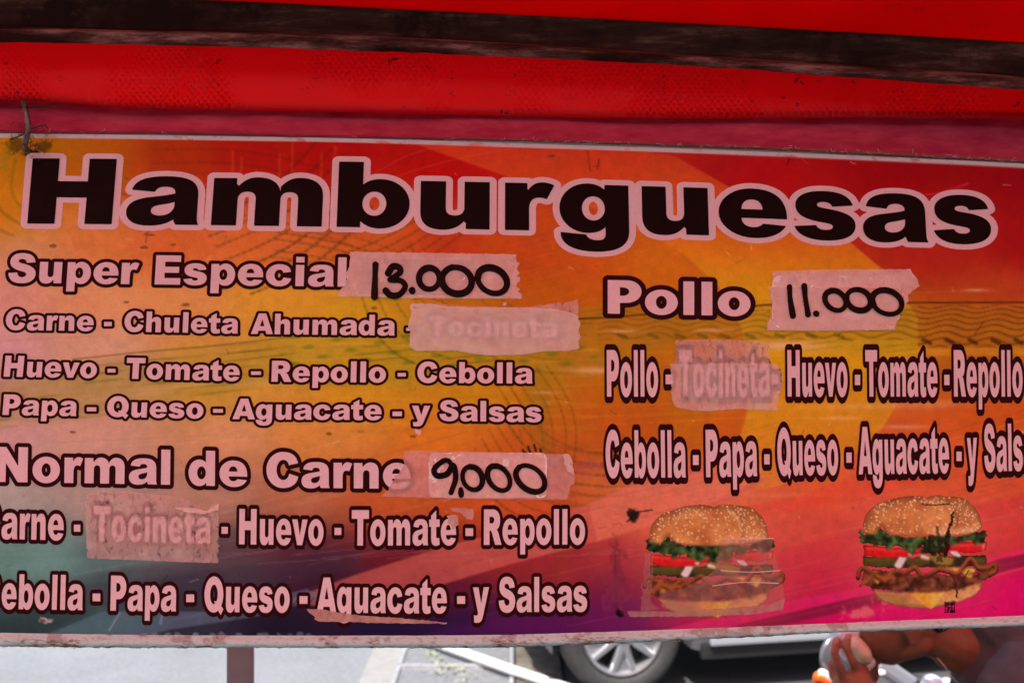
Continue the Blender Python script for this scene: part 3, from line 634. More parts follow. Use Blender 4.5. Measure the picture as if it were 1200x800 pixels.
WORDS = [  # row, [(text or dash, knots)], spoken text
 ('head', [('Hamburguesas', [(0,'L',31.8),(0,'R',130.8),(1,'L',146.5),(1,'R',232.5),(2,'L',247),(2,'R',377),(3,'L',394.3),(3,'R',479.5),(4,'L',492),(4,'R',573.8),(5,'L',591.7),(5,'R',650),(6,'L',655.7),(6,'R',737.5),(7,'L',753),(7,'R',831),(8,'L',843),(8,'R',923.4),(9,'L',931.5),(9,'R',1003.5),(10,'L',1012),(10,'R',1088.4),(11,'L',1095),(11,'R',1162.5)])]),
 ('A', [('Super', [(0,'L',9.1),(3,'R',138),(4,'L',141.5),(4,'R',162)]), ('Especial', [(0,'L',181.1),(7,'R',405.3)])]),
 ('B', [('Carne', [(0,'L',6.1),(-1,'R',109.4)]), (122,377,131,382), ('Chuleta', [(0,'L',145.3),(-1,'R',278.8)]), ('Ahumada', [(0,'L',293.9),(-1,'R',462.5)]), (476,384,485,387.5), ('Tocineta', [(0,'L',502),(-1,'R',653.7)])]),
 ('C', [('Huevo', [(0,'L',4.1),(-1,'R',112.8)]), (126,432,135.3,436.3), ('Tomate', [(0,'L',147.5),(-1,'R',280.5)]), (294.3,435,305.8,439), ('Repollo', [(0,'L',318),(-1,'R',452)]), (466,436.8,475.5,441), ('Cebolla', [(0,'L',489),(-1,'R',624)])]),
 ('D', [('Papa', [(0,'L',2.8),(-1,'R',89.4)]), (101.8,477,112.8,481.7), ('Queso', [(0,'L',125),(-1,'R',238)]), (249.7,479,261.3,483.3), ('Aguacate', [(0,'L',272.3),(-1,'R',447)]), (460,482,471,487.3), ('y', [(0,'L',482.4),(0,'R',504)]), ('Salsas', [(0,'L',515),(-1,'R',634.5)])]),
 ('E', [('Normal', [(0,'R',32.1),(5,'R',199.2)]), ('de', [(0,'L',220.8),(1,'R',289.6)]), ('Carne', [(0,'L',312),(-1,'R',481)])]),
 ('F', [('Carne', [(1,'L',1.5),(-1,'R',74.4)]), (86.6,614.4,94.2,622.5), ('Tocineta', [(0,'L',109.4),(-1,'R',246.5)]), (259.6,617,266.9,625), ('Huevo', [(0,'L',280),(-1,'R',379)]), (392,618,400,626.4), ('Tomate', [(0,'L',412),(-1,'R',534.4)]), (545.5,618.6,554.5,627.6), ('Repollo', [(0,'L',567),(-1,'R',685.6)])]),
 ('G', [('Cebolla', [(1,'L',1.5),(-1,'R',96.8)]), (108.5,695,117.5,704), ('Papa', [(0,'L',129.2),(-1,'R',206.5)]), (218.2,696,227.5,705), ('Queso', [(0,'L',239.2),(-1,'R',339.2)]), (351,698,360.4,707), ('Aguacate', [(0,'L',371),(-1,'R',523.6)]), (535.6,698,545,707), ('y', [(0,'L',554),(0,'R',573)]), ('Salsas', [(0,'L',584.5),(-1,'R',688)])]),
 ('H', [('Pollo', [(0,'L',712.2),(-1,'R',879.6)])]),
 ('I', [('Pollo', [(0,'L',711.3),(-1,'R',771.3)]), (780,438.8,789,450), ('Tocineta', [(0,'L',796),(-1,'R',902.5)]), (904,438.8,913,450), ('Huevo', [(0,'L',923),(-1,'R',993.3)]), (1001.8,439,1008,451), ('Tomate', [(0,'L',1014.3),(-1,'R',1098.8)]), (1106.5,439,1112.7,451), ('Repollo', [(0,'L',1118),(5,'R',1184.5)])]),
 ('J', [('Cebolla', [(0,'L',710),(-1,'R',803.8)]), (812,533,818.8,544.5), ('Papa', [(0,'L',827.5),(-1,'R',887.5)]), (895.5,532,902,543.8), ('Queso', [(0,'L',911.3),(-1,'R',982.5)]), (991.8,530,998,541.8), ('Aguacate', [(0,'L',1006.3),(-1,'R',1112.5)]), (1120.8,528.8,1127,540), ('y', [(0,'L',1133.8),(0,'R',1145.5)]), ('Salsas', [(0,'L',1153.8),(2,'R',1186)])]),
]
def field_mesh(name, fld, level, off, m, parent, label=None, tol=.07, grid=12):
    lp = [simplify(l, tol) for l in fld.contour(level)]
    v, f = triangulate(lp, lambda x, y: fld.at(x, y) < level, grid)
    return sheet_mesh(name, v, f, off, m, parent, label)
def add_word(item, row, k=0):
    ox, oy, dy = OUT[row]; sy = ox/oy
    if isinstance(item[0], str): groups = place_word(item[0], row, item[1]); txt = item[0]
    else: groups = [rect(*item)]; txt = 'dash'
    al = np.concatenate([c for g in groups for c in g]); lo = al.min(0)-ox-4; hi = al.max(0)+oy+4
    h = .6 if row == 'head' else .42
    f0 = Field(lo[0], lo[1], hi[0], hi[1], h)
    for g in groups: f0.add(g, 1., 2.5)
    f1 = Field(lo[0], lo[1]-3, hi[0], hi[1]+3, h)
    for g in groups: f1.add([c+np.array([0, dy]) for c in g] if dy else g, sy, max(ox, oy)+3)
    dark = row != 'head'
    o = field_mesh('lettering', f1, ox, .0004, M_dark if dark else M_white, sign)
    o['label'] = ('printed dash' if txt == 'dash' else 'printed word '+txt)
    field_mesh('letter_face', f0, 0, .0008, M_white if dark else M_black, o)
for row, items in WORDS:
    for it in items: add_word(it, row)

# ------------------------------------------------------------------ printed burgers
def burger(cx0, cy0, seed, drips, name_label):
    h = .72; X, Y = np.meshgrid(np.arange(0, 186, h), np.arange(10, 158, h)); U, V = X*5, Y*5      # U, V in fifths of a pixel
    B = np.zeros(X.shape+(3,)); A = np.zeros(X.shape); rr = np.random.default_rng(seed)
    n1 = fbm(U, V, 60, 200+seed, 5); n2 = fbm(U, V, 26, 300+seed, 4); n3 = fbm(U, V, 110, 400+seed, 3)
    def jag(pts, amp, step=14, sd=0):
        q = []; r2 = np.random.default_rng(sd+seed); n = len(pts)
        for i in range(n):
            a = np.array(pts[i], float); b = np.array(pts[(i+1) % n], float); k = max(1, int(np.hypot(*(b-a))/step))
            for j in range(k): q.append(a+(b-a)*j/k+r2.normal(0, amp, 2))
        return q
    def put(pts, col, al=1., soft=3, solid=True):
        nonlocal B, A
        m_ = pmask(U, V, pts, soft)*al
        if isinstance(col, tuple): col = np.array(col, float)
        B = B*(1-m_[..., None])+col*m_[..., None]
        if solid: A = np.maximum(A, m_)
        return m_
    # lower bun
    put(jag([(150,650),(300,668),(560,665),(805,600),(800,650),(740,700),(640,735),(520,760),(400,762),(300,748),(215,715)], 2), (212,122,74))
    put([(160,655),(400,690),(330,757),(230,722)], (150,92,52), .55, 18, False); put([(560,690),(800,625),(790,670),(640,735),(560,750)], (230,144,92), .6, 16, False)
    put([(230,722),(330,750),(520,760),(640,738),(640,728),(520,746),(330,738)], (120,62,36), .6, 6, False)
    # patty
    pt = jag([(100,560),(150,530),(400,560),(700,570),(880,530),(860,575),(800,612),(700,640),(560,662),(420,668),(280,662),(170,650),(110,625),(98,590)], 4, 12, 1)
    pc = np.array([112,48,32.])+(n2[..., None]-.5)*np.array([190,110,80.])+(n1[..., None]-.5)*np.array([60,40,30.])
    put(pt, np.clip(pc, [28,12,10], [205,120,90]))
    for k in range(60):
        x, y = rr.uniform(120, 820), rr.uniform(570, 655); put([(x-9,y),(x,y-6),(x+9,y),(x,y+6)], (190,120,95) if rr.random() < .35 else (40,18,14), .5, 4, False)
    for x in (235, 390, 540, 690): put([(x,575),(x+25,590),(x+12,655),(x-14,640)], (38,16,12), .5, 10, False)
    # cheese bits
    put([(380,672),(590,664),(512,770),(498,768)], (230,140,48)); put([(500,680),(588,668),(512,766)], (244,176,84), .6, 8, False)
    put([(165,545),(215,600),(190,620),(168,590)], (236,158,62)); put([(560,520),(780,525),(735,590),(690,560),(600,550)], (228,160,70))
    # pickles and dark gap
    put(jag([(105,455),(350,470),(640,455),(830,450),(832,505),(700,520),(520,520),(300,530),(110,515)], 3), (52,34,20))
    for a, b in ((108,300),(360,500),(520,645),(760,832)):
        put(jag([(a,470),((a+b)/2,458),(b,468),(b-5,505),((a+b)/2,520),(a+5,508)], 3), (84,60,24)); put([(a+10,474),(b-10,472),(b-14,482),(a+14,484)], (120,92,42), .5, 5, False)
    # bacon ribbon
    wv = curve([(78,575),(85,535),(112,522),(150,548),(205,580),(240,600),(265,560),(300,540),(345,552),(385,530),(415,522),(450,560),(480,562),(530,540),(560,528),(620,542),(660,555),(700,505),(730,470),(755,480),(780,520),(830,522),(880,500),(885,535),(850,560)], 150)
    for off_, wdt, col, al in ((9,30,(70,22,12),.9),(0,21,(158,66,34),.9),(-5,8,(206,112,62),.65),(6,6,(120,42,20),.8)):
        m_ = smask(U, V, wv+np.array([0, off_]), wdt, 5)*al; B = over(B, m_, col); A = np.maximum(A, m_)
    wv2 = curve([(90,628),(130,600),(170,565),(230,582),(285,580)], 40)
    m_ = smask(U, V, wv2, 20, 5); B = over(B, m_, (164,72,36)); A = np.maximum(A, m_)
    for k in range(26):                                     # loose bacon shreds over the meat
        x, y = rr.uniform(90, 860), rr.uniform(535, 600); e = curve([(x, y), (x+18, y-rr.uniform(4, 16)), (x+rr.uniform(30, 52), y+rr.uniform(-6, 10))], 8)
        m_ = smask(U, V, e, rr.uniform(7, 15), 6)*(A > .5); B = over(B, m_, (168,74,38) if k % 3 else (84,28,16), .6)
    # tomato
    for q in ([(105,395),(150,392),(300,410),(470,395),(485,425),(400,452),(300,466),(200,465),(110,448)], [(605,385),(700,372),(832,372),(828,425),(740,440),(620,428),(600,405)], [(520,400),(600,390),(590,440),(520,440)]):
        put(jag(q, 2), (216,22,26)); 
    put([(120,400),(300,420),(480,404),(480,412),(300,432),(120,414)], (244,84,66), .55, 6, False); put([(625,392),(825,380),(825,392),(630,404)], (246,90,70), .6, 5, False)
    put([(806,385),(820,385),(818,425),(806,425)], (250,180,150), .6, 4, False)
    # onion
    put([(288,512),(312,528),(330,526),(366,462),(318,462)], (240,206,196)); put([(606,425),(660,430),(684,452),(672,462),(630,452)], (242,214,206)); put([(370,435),(402,436),(398,462),(372,458)], (232,150,130)); put([(440,440),(500,455),(494,480),(445,468)], (238,190,160))
    put([(470,450),(560,440),(640,470),(620,510),(540,500)], (178,120,52), .8)
    # lettuce
    lt = jag([(80,345),(92,288),(120,318),(165,330),(212,282),(262,328),(340,342),(440,338),(500,345),(505,300),(530,312),(548,280),(575,318),(612,312),(640,338),(740,318),(812,296),(838,330),(832,362),(770,392),(740,368),(690,372),(640,392),(592,378),(560,440),(520,430),(480,446),(440,440),(452,402),(400,440),(345,412),(300,395),(240,428),(236,396),(180,392),(130,384),(95,382)], 6, 13, 2)
    lc = np.array([52,62,28.])+(n2[..., None]-.5)*np.array([150,190,100.])+(n1[..., None]-.5)*np.array([60,80,50.])
    put(lt, np.clip(lc, [14,16,8], [120,128,66]), 1, 4)
    for k in range(34):
        x, y = rr.uniform(110, 820), rr.uniform(330, 400); a = rr.uniform(0, PI); e = curve([(x,y),(x+13*math.cos(a),y+9*math.sin(a)),(x+28*math.cos(a+.9),y+16*math.sin(a+.9))], 8)
        m_ = smask(U, V, e, 5, 4)*A; B = over(B, m_, (122,128,70) if k % 2 else (16,18,8), .6)
    put([(170,335),(250,330),(450,345),(500,350),(500,336),(300,322)], (36,26,12), .55, 9, False); put([(640,338),(812,300),(812,288),(640,325)], (36,26,12), .5, 7, False)
    # upper bun
    bun = [(105,320),(106,262),(120,215),(150,178),(190,150),(235,135),(285,118),(340,106),(400,101),(450,106),(480,116),(510,102),(545,98),(590,104),(640,107),(690,116),(730,138),(765,170),(788,215),(800,255),(806,298),(740,322),(640,335),(560,338),(450,344),(340,338),(262,326),(212,282),(172,330)]
    shade = .5+.5*np.clip((V-100)/240, 0, 1)
    bc = np.stack([np.interp(n3, [.25,.75], [176,222]), np.interp(n3, [.25,.75], [84,128]), np.interp(n3, [.25,.75], [42,74])], -1)
    put(jag(bun, 1.2), bc, 1, 3)
    put([(105,320),(106,262),(120,215),(150,178),(190,150),(285,118),(250,160),(190,200),(150,250),(135,320)], (150,84,46), .55, 18, False)
    put([(290,118),(340,106),(450,104),(480,114),(470,126),(340,130),(250,178),(220,210),(238,150)], (132,70,38), .6, 11, False)
    put([(480,118),(510,102),(600,102),(690,116),(765,170),(798,250),(760,240),(700,180),(660,260),(640,190),(600,140),(520,135)], (150,82,42), .5, 14, False)
    m_ = smask(U, V, curve([(600,126),(640,180),(655,240),(652,290)], 20), 10, 12); B = over(B, m_*A, (130,70,36), .7)
    m_ = smask(U, V, curve([(575,140),(625,190),(640,250)], 20), 9, 12); B = over(B, m_*A, (250,196,140), .5)
    B = over(B, np.exp(-((U-360)/110)**2-((V-215)/45)**2)*A, (232,132,74), .6); B = over(B, np.exp(-((U-480)/60)**2-((V-265)/50)**2)*A, (230,132,84), .5)
    put([(500,300),(640,300),(800,270),(806,298),(700,330),(560,338)], (236,160,122), .55, 14, False)
    sdb = sdist(U, V, [np.array(bun)]); B = over(B, np.clip(1+sdb/26, 0, 1)*(sdb < 0)*(V < 300), (120,52,24), .55)
    poly = np.array(bun)
    B = blur(B, 1)
    for k in range(330):                                   # sesame seeds
        x, y = rr.uniform(112, 795), rr.uniform(104, 325)
        dens = 1.2 if (y < 190 or x < 200 or x > 640) else .42
        if rr.random() > dens: continue
        if sdist(np.array([x]), np.array([y]), [poly])[0] > -6: continue
        a = rr.uniform(0, PI); ca, sa = math.cos(a), math.sin(a); sel = (abs(U-x) < 14) & (abs(V-y) < 14)
        uu = (U[sel]-x)*ca+(V[sel]-y)*sa; vv = -(U[sel]-x)*sa+(V[sel]-y)*ca
        q = np.clip(1.6-np.hypot(uu/6.6, vv/4.2)*1.3, 0, 1)*.8; tmp = B[sel]; B[sel] = tmp*(1-q[:, None])+np.array([238,184,146.])*q[:, None]
    def mark(pts, wdt, col=(18,8,8), al=.9, j=2):
        nonlocal B, A
        p = curve(pts, 40)+rr.normal(0, j, (40, 2)); m_ = smask(U, V, p, wdt, 4)*al; B = over(B, m_, col); A = np.maximum(A, (m_ > .5)*1.)
    if drips:
        mark([(450,152),(520,157),(615,150)], 6); mark([(634,200),(628,250),(612,300),(600,345)], 11, j=4); mark([(604,330),(600,400),(590,450)], 22, al=.65, j=6); mark([(510,340),(505,400),(520,440)], 30, al=.6, j=7)
        mark([(540,300),(560,420),(550,480)], 16, al=.5, j=8); mark([(725,540),(690,600),(650,690)], 6, (50,22,10)); mark([(635,575),(652,640),(655,700)], 6, (50,22,10))
        for k in range(7): mark([(586+k*1.0,730+k*10),(640+rr.uniform(-8,10),722+k*10)], 3.4, al=.75, j=4)
        for k in range(4): mark([(590+k*18,728),(588+k*18,795)], 6, j=3)
    C_ = B*(.90+.20*fbm(U, V, 18, 33, 3)[..., None])
    PX = cx0+X; PY = cy0+Y
    keep = (A[:-1, :-1] > .5) & (A[1:, 1:] > .5) & (A[1:, :-1] > .4) & (A[:-1, 1:] > .4)
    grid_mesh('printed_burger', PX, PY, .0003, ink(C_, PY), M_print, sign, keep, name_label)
burger(740, 570.5, 1, False, 'printed picture of a burger half hidden by cloudy tape')
burger(990, 560, 2, True, 'printed picture of a burger with black scratched marks across it')

# ------------------------------------------------------------------ tape, paper patches and handwriting stuck on the sheet
def tape_mat(name, c1, c2, opaque, specks=0., rough=.6, ispeck=(.25,.10,.12)):
    m, t, b = nmat(name, c1, rough, 0, .3)
    v = mapping(t); n = noise(t, 60, 6, .65, v); r = ramp(t, n.outputs[0], [(.3, c1), (.7, c2)])
    col = r.outputs[0]
    if specks:
        n4 = noise(t, 170, 5, .75, mapping(t, (1, 1, .55))); r4 = ramp(t, n4.outputs[0], [(.53, (0,0,0)), (.68, (specks,)*3)]); col = mix(t, r4.outputs[0], col, ispeck)
    t.links.new(col, b.inputs['Base Color'])
    n2 = noise(t, 46, 6, .75, v); bump(t, b, n2.outputs[0], .8, .002)
    tr = t.nodes.new('ShaderNodeBsdfTransparent'); mx = t.nodes.new('ShaderNodeMixShader'); out = t.nodes['Material Output']
    ro = ramp(t, n.outputs[0], [(.3, (max(0, opaque-.08),)*3), (.75, (min(1, opaque+.08),)*3)])
    t.links.new(ro.outputs[0], mx.inputs[0]); t.links.new(tr.outputs[0], mx.inputs[1]); t.links.new(b.outputs[0], mx.inputs[2]); t.links.new(mx.outputs[0], out.inputs[0])
    return m
PK1, PK2 = (.95,.66,.57), (.99,.82,.71)
M_tape = tape_mat('masking_tape', PK1, PK2, .80, .15)
M_tape_thin = tape_mat('thin_masking_tape', PK1, PK2, .72, .3)
M_tape_dense = tape_mat('dense_masking_tape', (.98,.84,.72), (.99,.93,.82), .60)
M_tape_worn = tape_mat('worn_masking_tape', (.93,.62,.54), (.98,.76,.66), .45, .9)
M_clear = tape_mat('cloudy_clear_tape', (.66,.30,.25), (.84,.46,.38), .28, .5)
M_paper = tape_mat('paper_label', (.95,.86,.76), (.98,.92,.84), .97)
M_ink = speckled('marker_ink', (.006,.0015,.0015), (.022,.005,.004), 120, .6, spec=.08)
def patch(name, pts, off, m, parent=None, label=None, amp=.6, step=3.2, seed=0, lift=0.):
    rr = np.random.default_rng(seed); pts = np.array(pts, float); q = []
    for i in range(len(pts)):
        a, b = pts[i], pts[(i+1) % len(pts)]; k = max(1, int(np.hypot(*(b-a))/step))
        vert = abs(b[1]-a[1]) > abs(b[0]-a[0]); am = amp*(1.9 if vert else .45)
        for j in range(k): q.append(a+(b-a)*j/k+(rr.normal(0, am, 2) if j else 0))
    q = np.array(q); v, f = triangulate([q], lambda x, y: sdist(x, y, [q]) < 0, 5)
    o = sheet_mesh(name, v, f, off, m, parent or sign, label)
    n = fbm(v[:, 0], v[:, 1], 16, seed+5, 3)-.5                       # cockled surface
    dd_ = -sdist(v[:, 0], v[:, 1], [q]); rim = np.clip(1-dd_/2.2, 0, 1)*np.clip(fbm(v[:, 0], v[:, 1], 20, seed+9, 2)*2.2-.8, 0, 1)
    for i, vt in enumerate(o.data.vertices): vt.co.y -= .0007*n[i]*2+lift+.0006*rim[i]
    return o
def rrect(x0, y0, x1, y1, r, sk=0):
    q = []
    for cx, cy, a0 in ((x1-r, y0+r, -90), (x1-r, y1-r, 0), (x0+r, y1-r, 90), (x0+r, y0+r, 180)):
        for k in range(5):
            a = math.radians(a0+22.5*k); q.append((cx+r*math.cos(a), cy+r*math.sin(a)+sk*(cx-x0)))
    return q
def strokes(name, lines, w0, parent, off=.0026, label=None):
    al = np.concatenate([np.array(l) for l in lines]); lo = al.min(0)-w0-3; hi = al.max(0)+w0+3
    fl_ = Field(lo[0], lo[1], hi[0], hi[1], .4); X, Y = np.meshgrid(fl_.x, fl_.y); rr = np.random.default_rng(len(lines))
    for l in lines:
        p = curve(l, 40) if len(l) > 2 else np.linspace(l[0], l[1], 12)
        ww = w0*.57*(1+.13*np.sin(np.linspace(0, 5, len(p))+rr.uniform(0, 6)))
        for k in range(len(p)-1):
            (x0, y0), (x1, y1) = p[k], p[k+1]; dx, dy = x1-x0, y1-y0; t = np.clip(((X-x0)*dx+(Y-y0)*dy)/(dx*dx+dy*dy+1e-9), 0, 1)
            fl_.f = np.minimum(fl_.f, np.hypot(X-x0-t*dx, Y-y0-t*dy)-ww[k])
    return field_mesh(name, fl_, 0, off, M_ink, parent, label, .08, 6)
def oval(cx, cy, rx, ry, tilt=0, a0=-110, sweep=375, n=13):
    out = []
    for k in range(n):
        a = math.radians(a0-sweep*k/(n-1)); x, y = rx*math.cos(a), ry*math.sin(a)
        out.append((cx+x-y*tilt, cy+y))
    return out
def q4(ox, oy, s, pts): return [(ox+x/s, oy+y/s) for x, y in pts]
# 13.000
t1 = patch('price_tape', q4(400, 280, 4, [(42,60),(420,66),(820,72),(824,108),(838,114),(822,140),(836,160),(822,176),(838,196),(824,210),(838,234),(828,248),(845,280),(560,279),(280,277),(70,270),(-20,270),(0,232),(22,215),(28,150),(38,130)]), .0014, M_tape_thin, label='tape strip with the handwritten price 13.000', seed=1)
patch('paper_label', q4(400, 280, 4, [(70,90),(420,92),(560,94),(620,100),(640,150),(600,262),(300,262),(80,258)]), .0018, tape_mat('faint_paper', (.86,.68,.64), (.90,.74,.70), .45), t1, amp=.2, seed=2)
strokes('handwriting', [[(440,310),(439.3,330),(438.8,347.5)], [(455,320),(460,312.5),(467,313),(469,319),(459,326.5),(458,328),(470,329),(475,336),(468,345),(458,346),(452,340.5)], [(482.8,340),(483.2,341)],
   oval(503, 326.3, 12, 12.6), [(530,313)]+oval(535.3, 328.8, 17.5, 15.6, -.1, -125, 380), oval(577, 328.6, 16.8, 15.2, -.25, -150, 380)], 6.6, t1, label='handwritten price 13.000')
# Tocineta cover, second row
t2 = patch('cover_tape', q4(400, 280, 4, [(325,305),(420,303),(480,314),(620,320),(900,322),(1010,330),(1075,345),(1112,362),(1110,375),(1122,395),(1112,420),(1122,460),(1110,480),(1116,512),(1060,524),(960,524),(850,542),(700,545),(600,534),(545,522),(350,524),(318,500),(326,430),(318,380),(330,340)]), .0020, M_tape_dense, label='pale tape strip hiding a word at the end of the second row', seed=3)
patch('tape_strip', q4(400, 280, 4, [(330,302),(430,298),(520,312),(760,320),(880,318),(980,304),(1060,296),(1106,284),(1110,330),(1108,372),(900,340),(600,335),(340,325)]), .0015, M_tape_worn, t2, seed=4)
patch('tape_strip', [(590,354),(594,354),(593,358),(589,358)], .0016, M_tape_dense, t2, seed=5)
# 11.000
t3 = patch('price_tape', q4(690, 300, 2.927, [(632,52),(860,46),(1104,45),(1122,72),(1137,102),(1100,130),(1080,186),(1068,190),(1050,253),(820,256),(608,254),(620,225),(634,182),(622,150),(626,130),(616,108),(640,106),(632,80)]), .0013, M_tape_thin, label='tape strip with the handwritten price 11.000', seed=6)
patch('paper_label', rrect(905, 322.5, 1049, 383.5, 9, .01), .0010, M_paper, t3, amp=.1, seed=7)
patch('tape_strip', q4(690, 300, 2.927, [(618,106),(840,106),(1075,112),(1082,150),(1068,190),(1050,253),(820,256),(608,254),(634,182)]), .0018, tape_mat('top_tape', PK2, (.92,.74,.70), .35), t3, seed=8)
strokes('handwriting', [[(925.3,336),(926,350),(929.2,370)], [(942.5,335),(944,350),(947,368.5)], [(956.3,367.3),(957,367.8)], oval(979, 352, 12, 11.6, -.25, -100, 385), oval(1006.3, 351.5, 14, 12.4, -.2, -160, 370), oval(1039.5, 354, 17, 14.2, -.25, -170, 385)], 5.8, t3, label='handwritten price 11.000')
# Tocineta cover, right column
t4 = patch('cover_tape', q4(690, 390, 4, [(378,146),(520,146),(700,143),(876,145),(904,182),(900,270),(890,290),(885,362),(780,360),(700,356),(560,366),(500,366),(410,347),(388,310),(386,200)]), .0021, tape_mat('mid_tape', (.97,.74,.64), (.99,.86,.76), .50, .3), label='double tape patch hiding a word in the right column', seed=9)
patch('tape_strip', q4(690, 390, 4, [(412,34),(600,30),(790,40),(842,54),(846,110),(852,160),(640,162),(410,160)]), .0015, M_tape_worn, t4, seed=10)
# 9,000
t5 = patch('price_tape', q4(340, 510, 3.333, [(443,60),(700,63),(1090,74),(1100,110),(1112,155),(1110,190),(1092,210),(1076,250),(800,248),(560,244),(358,237),(385,212),(400,180),(442,120)]), .0016, tape_mat('see_through_tape', (.96,.50,.44), (.99,.64,.56), .50, .2), label='tape strip with the handwritten price 9,000', seed=11)
patch('paper_label', rrect(502.5, 530.3, 641, 583, 7), .0011, M_paper, t5, amp=.1, seed=12)
patch('tape_strip', q4(340, 510, 3.333, [(1062,74),(1090,74),(1112,155),(1085,140),(1068,110)]), .0022, M_tape_dense, t5, seed=13)
strokes('handwriting', [[(530,547),(526,540),(519,540),(509,549),(512,557),(524,555),(531,545),(534,560),(528.5,577)], [(540,573),(540.5,580)]]+[oval(553.7, 560, 11.6, 13.6, -.15, -70, 385), oval(584.5, 560, 12.5, 14.5, -.3, -80, 380), oval(621.5, 560.5, 15.8, 15.5, -.4, -120, 385)], 5.6, t5, label='handwritten price 9,000')
# Tocineta cover, lower left
t6 = patch('cover_tape', q4(0, 510, 3.4286, [(340,262),(362,236),(430,221),(540,228),(690,244),(760,262),(800,288),(832,300),(852,280),(880,272),(878,400),(875,512),(600,503),(350,492),(346,380)]), .0017, M_tape_worn, label='reddish worn tape over a word in the lower left', seed=14)
patch('tape_fold', q4(0, 510, 3.4286, [(700,290),(760,288),(830,302),(878,274),(878,300),(820,316),(740,306)]), .0023, M_tape, t6, seed=15)
# small leftovers
patch('tape_scrap', q4(340, 650, 3.333, [(66,210),(130,212),(240,232),(420,245),(612,262),(612,268),(400,266),(110,258)]), .0016, tape_mat('brown_scrap', (.62,.34,.26), (.78,.52,.42), .70, .5), label='thin brown tape scrap under the word Aguacate', seed=16)
patch('tape_scrap', q4(340, 510, 3.333, [(625,282),(715,285),(712,330),(690,326),(665,300),(632,296)]), .0015, tape_mat('pale_scrap', (.70,.42,.38), (.84,.56,.50), .6), label='small torn tape scrap above the word Tomate', seed=17)
patch('tape_scrap', [(735,715.5),(800,716),(905,708),(920,700),(918,714),(880,720),(800,722),(738,722)], .0010, tape_mat('brown_scrap_b', (.58,.32,.26), (.72,.46,.38), .55, .5), label='narrow tape scrap along the foot of the left burger', seed=18)
patch('tape_scrap', [(845,631),(905,630),(908,655),(914,668),(921,706),(900,712),(800,716),(776,712),(772,692),(800,690),(838,668)], .0012, M_clear, label='cloudy tape over the right half of the left burger', seed=19)
patch('tape_scrap', [(757,650),(765,648),(766,668),(762,705),(775,714),(750,716),(752,690)], .0013, M_clear, label='cloudy tape at the left edge of the left burger', seed=20)
for k, ln in enumerate(([(845,668),(880,670),(914,668)], [(848,631),(880,631),(906,630.5)], [(835,686),(870,682),(912,683)])):
    o_ = strokes('tape_crease', [ln], .9, sign, .0019); o_.data.materials[0] = M_tape
patch('tape_scrap', [(486,502),(494,504),(492,510),(487,507)], .0010, M_tape, label='tiny tape scrap under the word Salsas', seed=21)
patch('tape_scrap', [(523,604),(534,603),(537,614),(531,620),(524,612)], .0016, tape_mat('pale_scrap_c', (.75,.5,.42), (.85,.62,.5), .75, .6, ispeck=(.05,.02,.02)), label='rubbed blister on the last letter of the word Tomate', seed=22)
# ------------------------------------------------------------------ white hem rail under the sheet
thk = [(-90, 15), (0, 14.6), (300, 13), (600, 13.6), (800, 11.8), (1000, 9.8), (1200, 11), (1300, 11)]
hx = np.arange(XL-2, XR+2, 1.6); ht = np.linspace(-.10, 1.9, 30); HX = np.tile(hx, (30, 1)); tt = np.clip(ht, 0, 1)[:, None]
y0_ = smooth_interp(hx, BOT)[None]; tk_ = interp(hx, thk)[None]; rag = (fbm(hx, hx*0, 7, 90, 4)-.5)*3.4; rag = np.where(rag > 0, rag*.9, rag*.35)
fr = np.minimum(ht, 2-ht)[:, None] if False else np.where(ht > 1, 2-ht, ht)[:, None]
HY = y0_+fr*tk_+np.clip(fr*3-2, 0, 1)*rag[None]
ang = np.clip(ht, 0, 2)*PI/1.0
off_ = (.0055*np.sin(np.clip(ht, 0, 1)*PI)**.7)[:, None]+.0006*(fbm(HX, HY*3, 22, 91, 4)-.5)*4
off_ = np.where(ht[:, None] > 1, -.0055*np.sin((ht[:, None]-1)*PI), off_)
hp = onsheet(HX, HY, 0); hp[..., 1] -= off_+.0012
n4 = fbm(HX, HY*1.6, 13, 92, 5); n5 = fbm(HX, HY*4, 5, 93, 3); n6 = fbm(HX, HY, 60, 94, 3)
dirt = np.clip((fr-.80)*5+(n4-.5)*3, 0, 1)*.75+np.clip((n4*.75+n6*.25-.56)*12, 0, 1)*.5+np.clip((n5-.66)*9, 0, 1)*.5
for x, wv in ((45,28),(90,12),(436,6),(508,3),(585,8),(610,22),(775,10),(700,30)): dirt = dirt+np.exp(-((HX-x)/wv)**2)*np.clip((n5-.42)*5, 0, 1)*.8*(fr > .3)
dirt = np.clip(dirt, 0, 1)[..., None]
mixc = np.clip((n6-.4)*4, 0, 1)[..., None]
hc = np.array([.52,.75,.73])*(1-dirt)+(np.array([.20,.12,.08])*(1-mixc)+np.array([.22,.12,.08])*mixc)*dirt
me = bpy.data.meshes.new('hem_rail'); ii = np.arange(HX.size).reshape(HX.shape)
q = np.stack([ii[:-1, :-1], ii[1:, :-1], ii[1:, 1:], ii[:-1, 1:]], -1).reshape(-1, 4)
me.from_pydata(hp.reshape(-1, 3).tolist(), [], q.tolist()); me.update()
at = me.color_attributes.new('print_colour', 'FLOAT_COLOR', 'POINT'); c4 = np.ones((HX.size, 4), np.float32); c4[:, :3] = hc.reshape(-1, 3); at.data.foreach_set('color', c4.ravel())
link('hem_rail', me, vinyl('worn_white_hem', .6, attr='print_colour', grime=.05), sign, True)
bm = bmesh.new(); rr = random.Random(8)
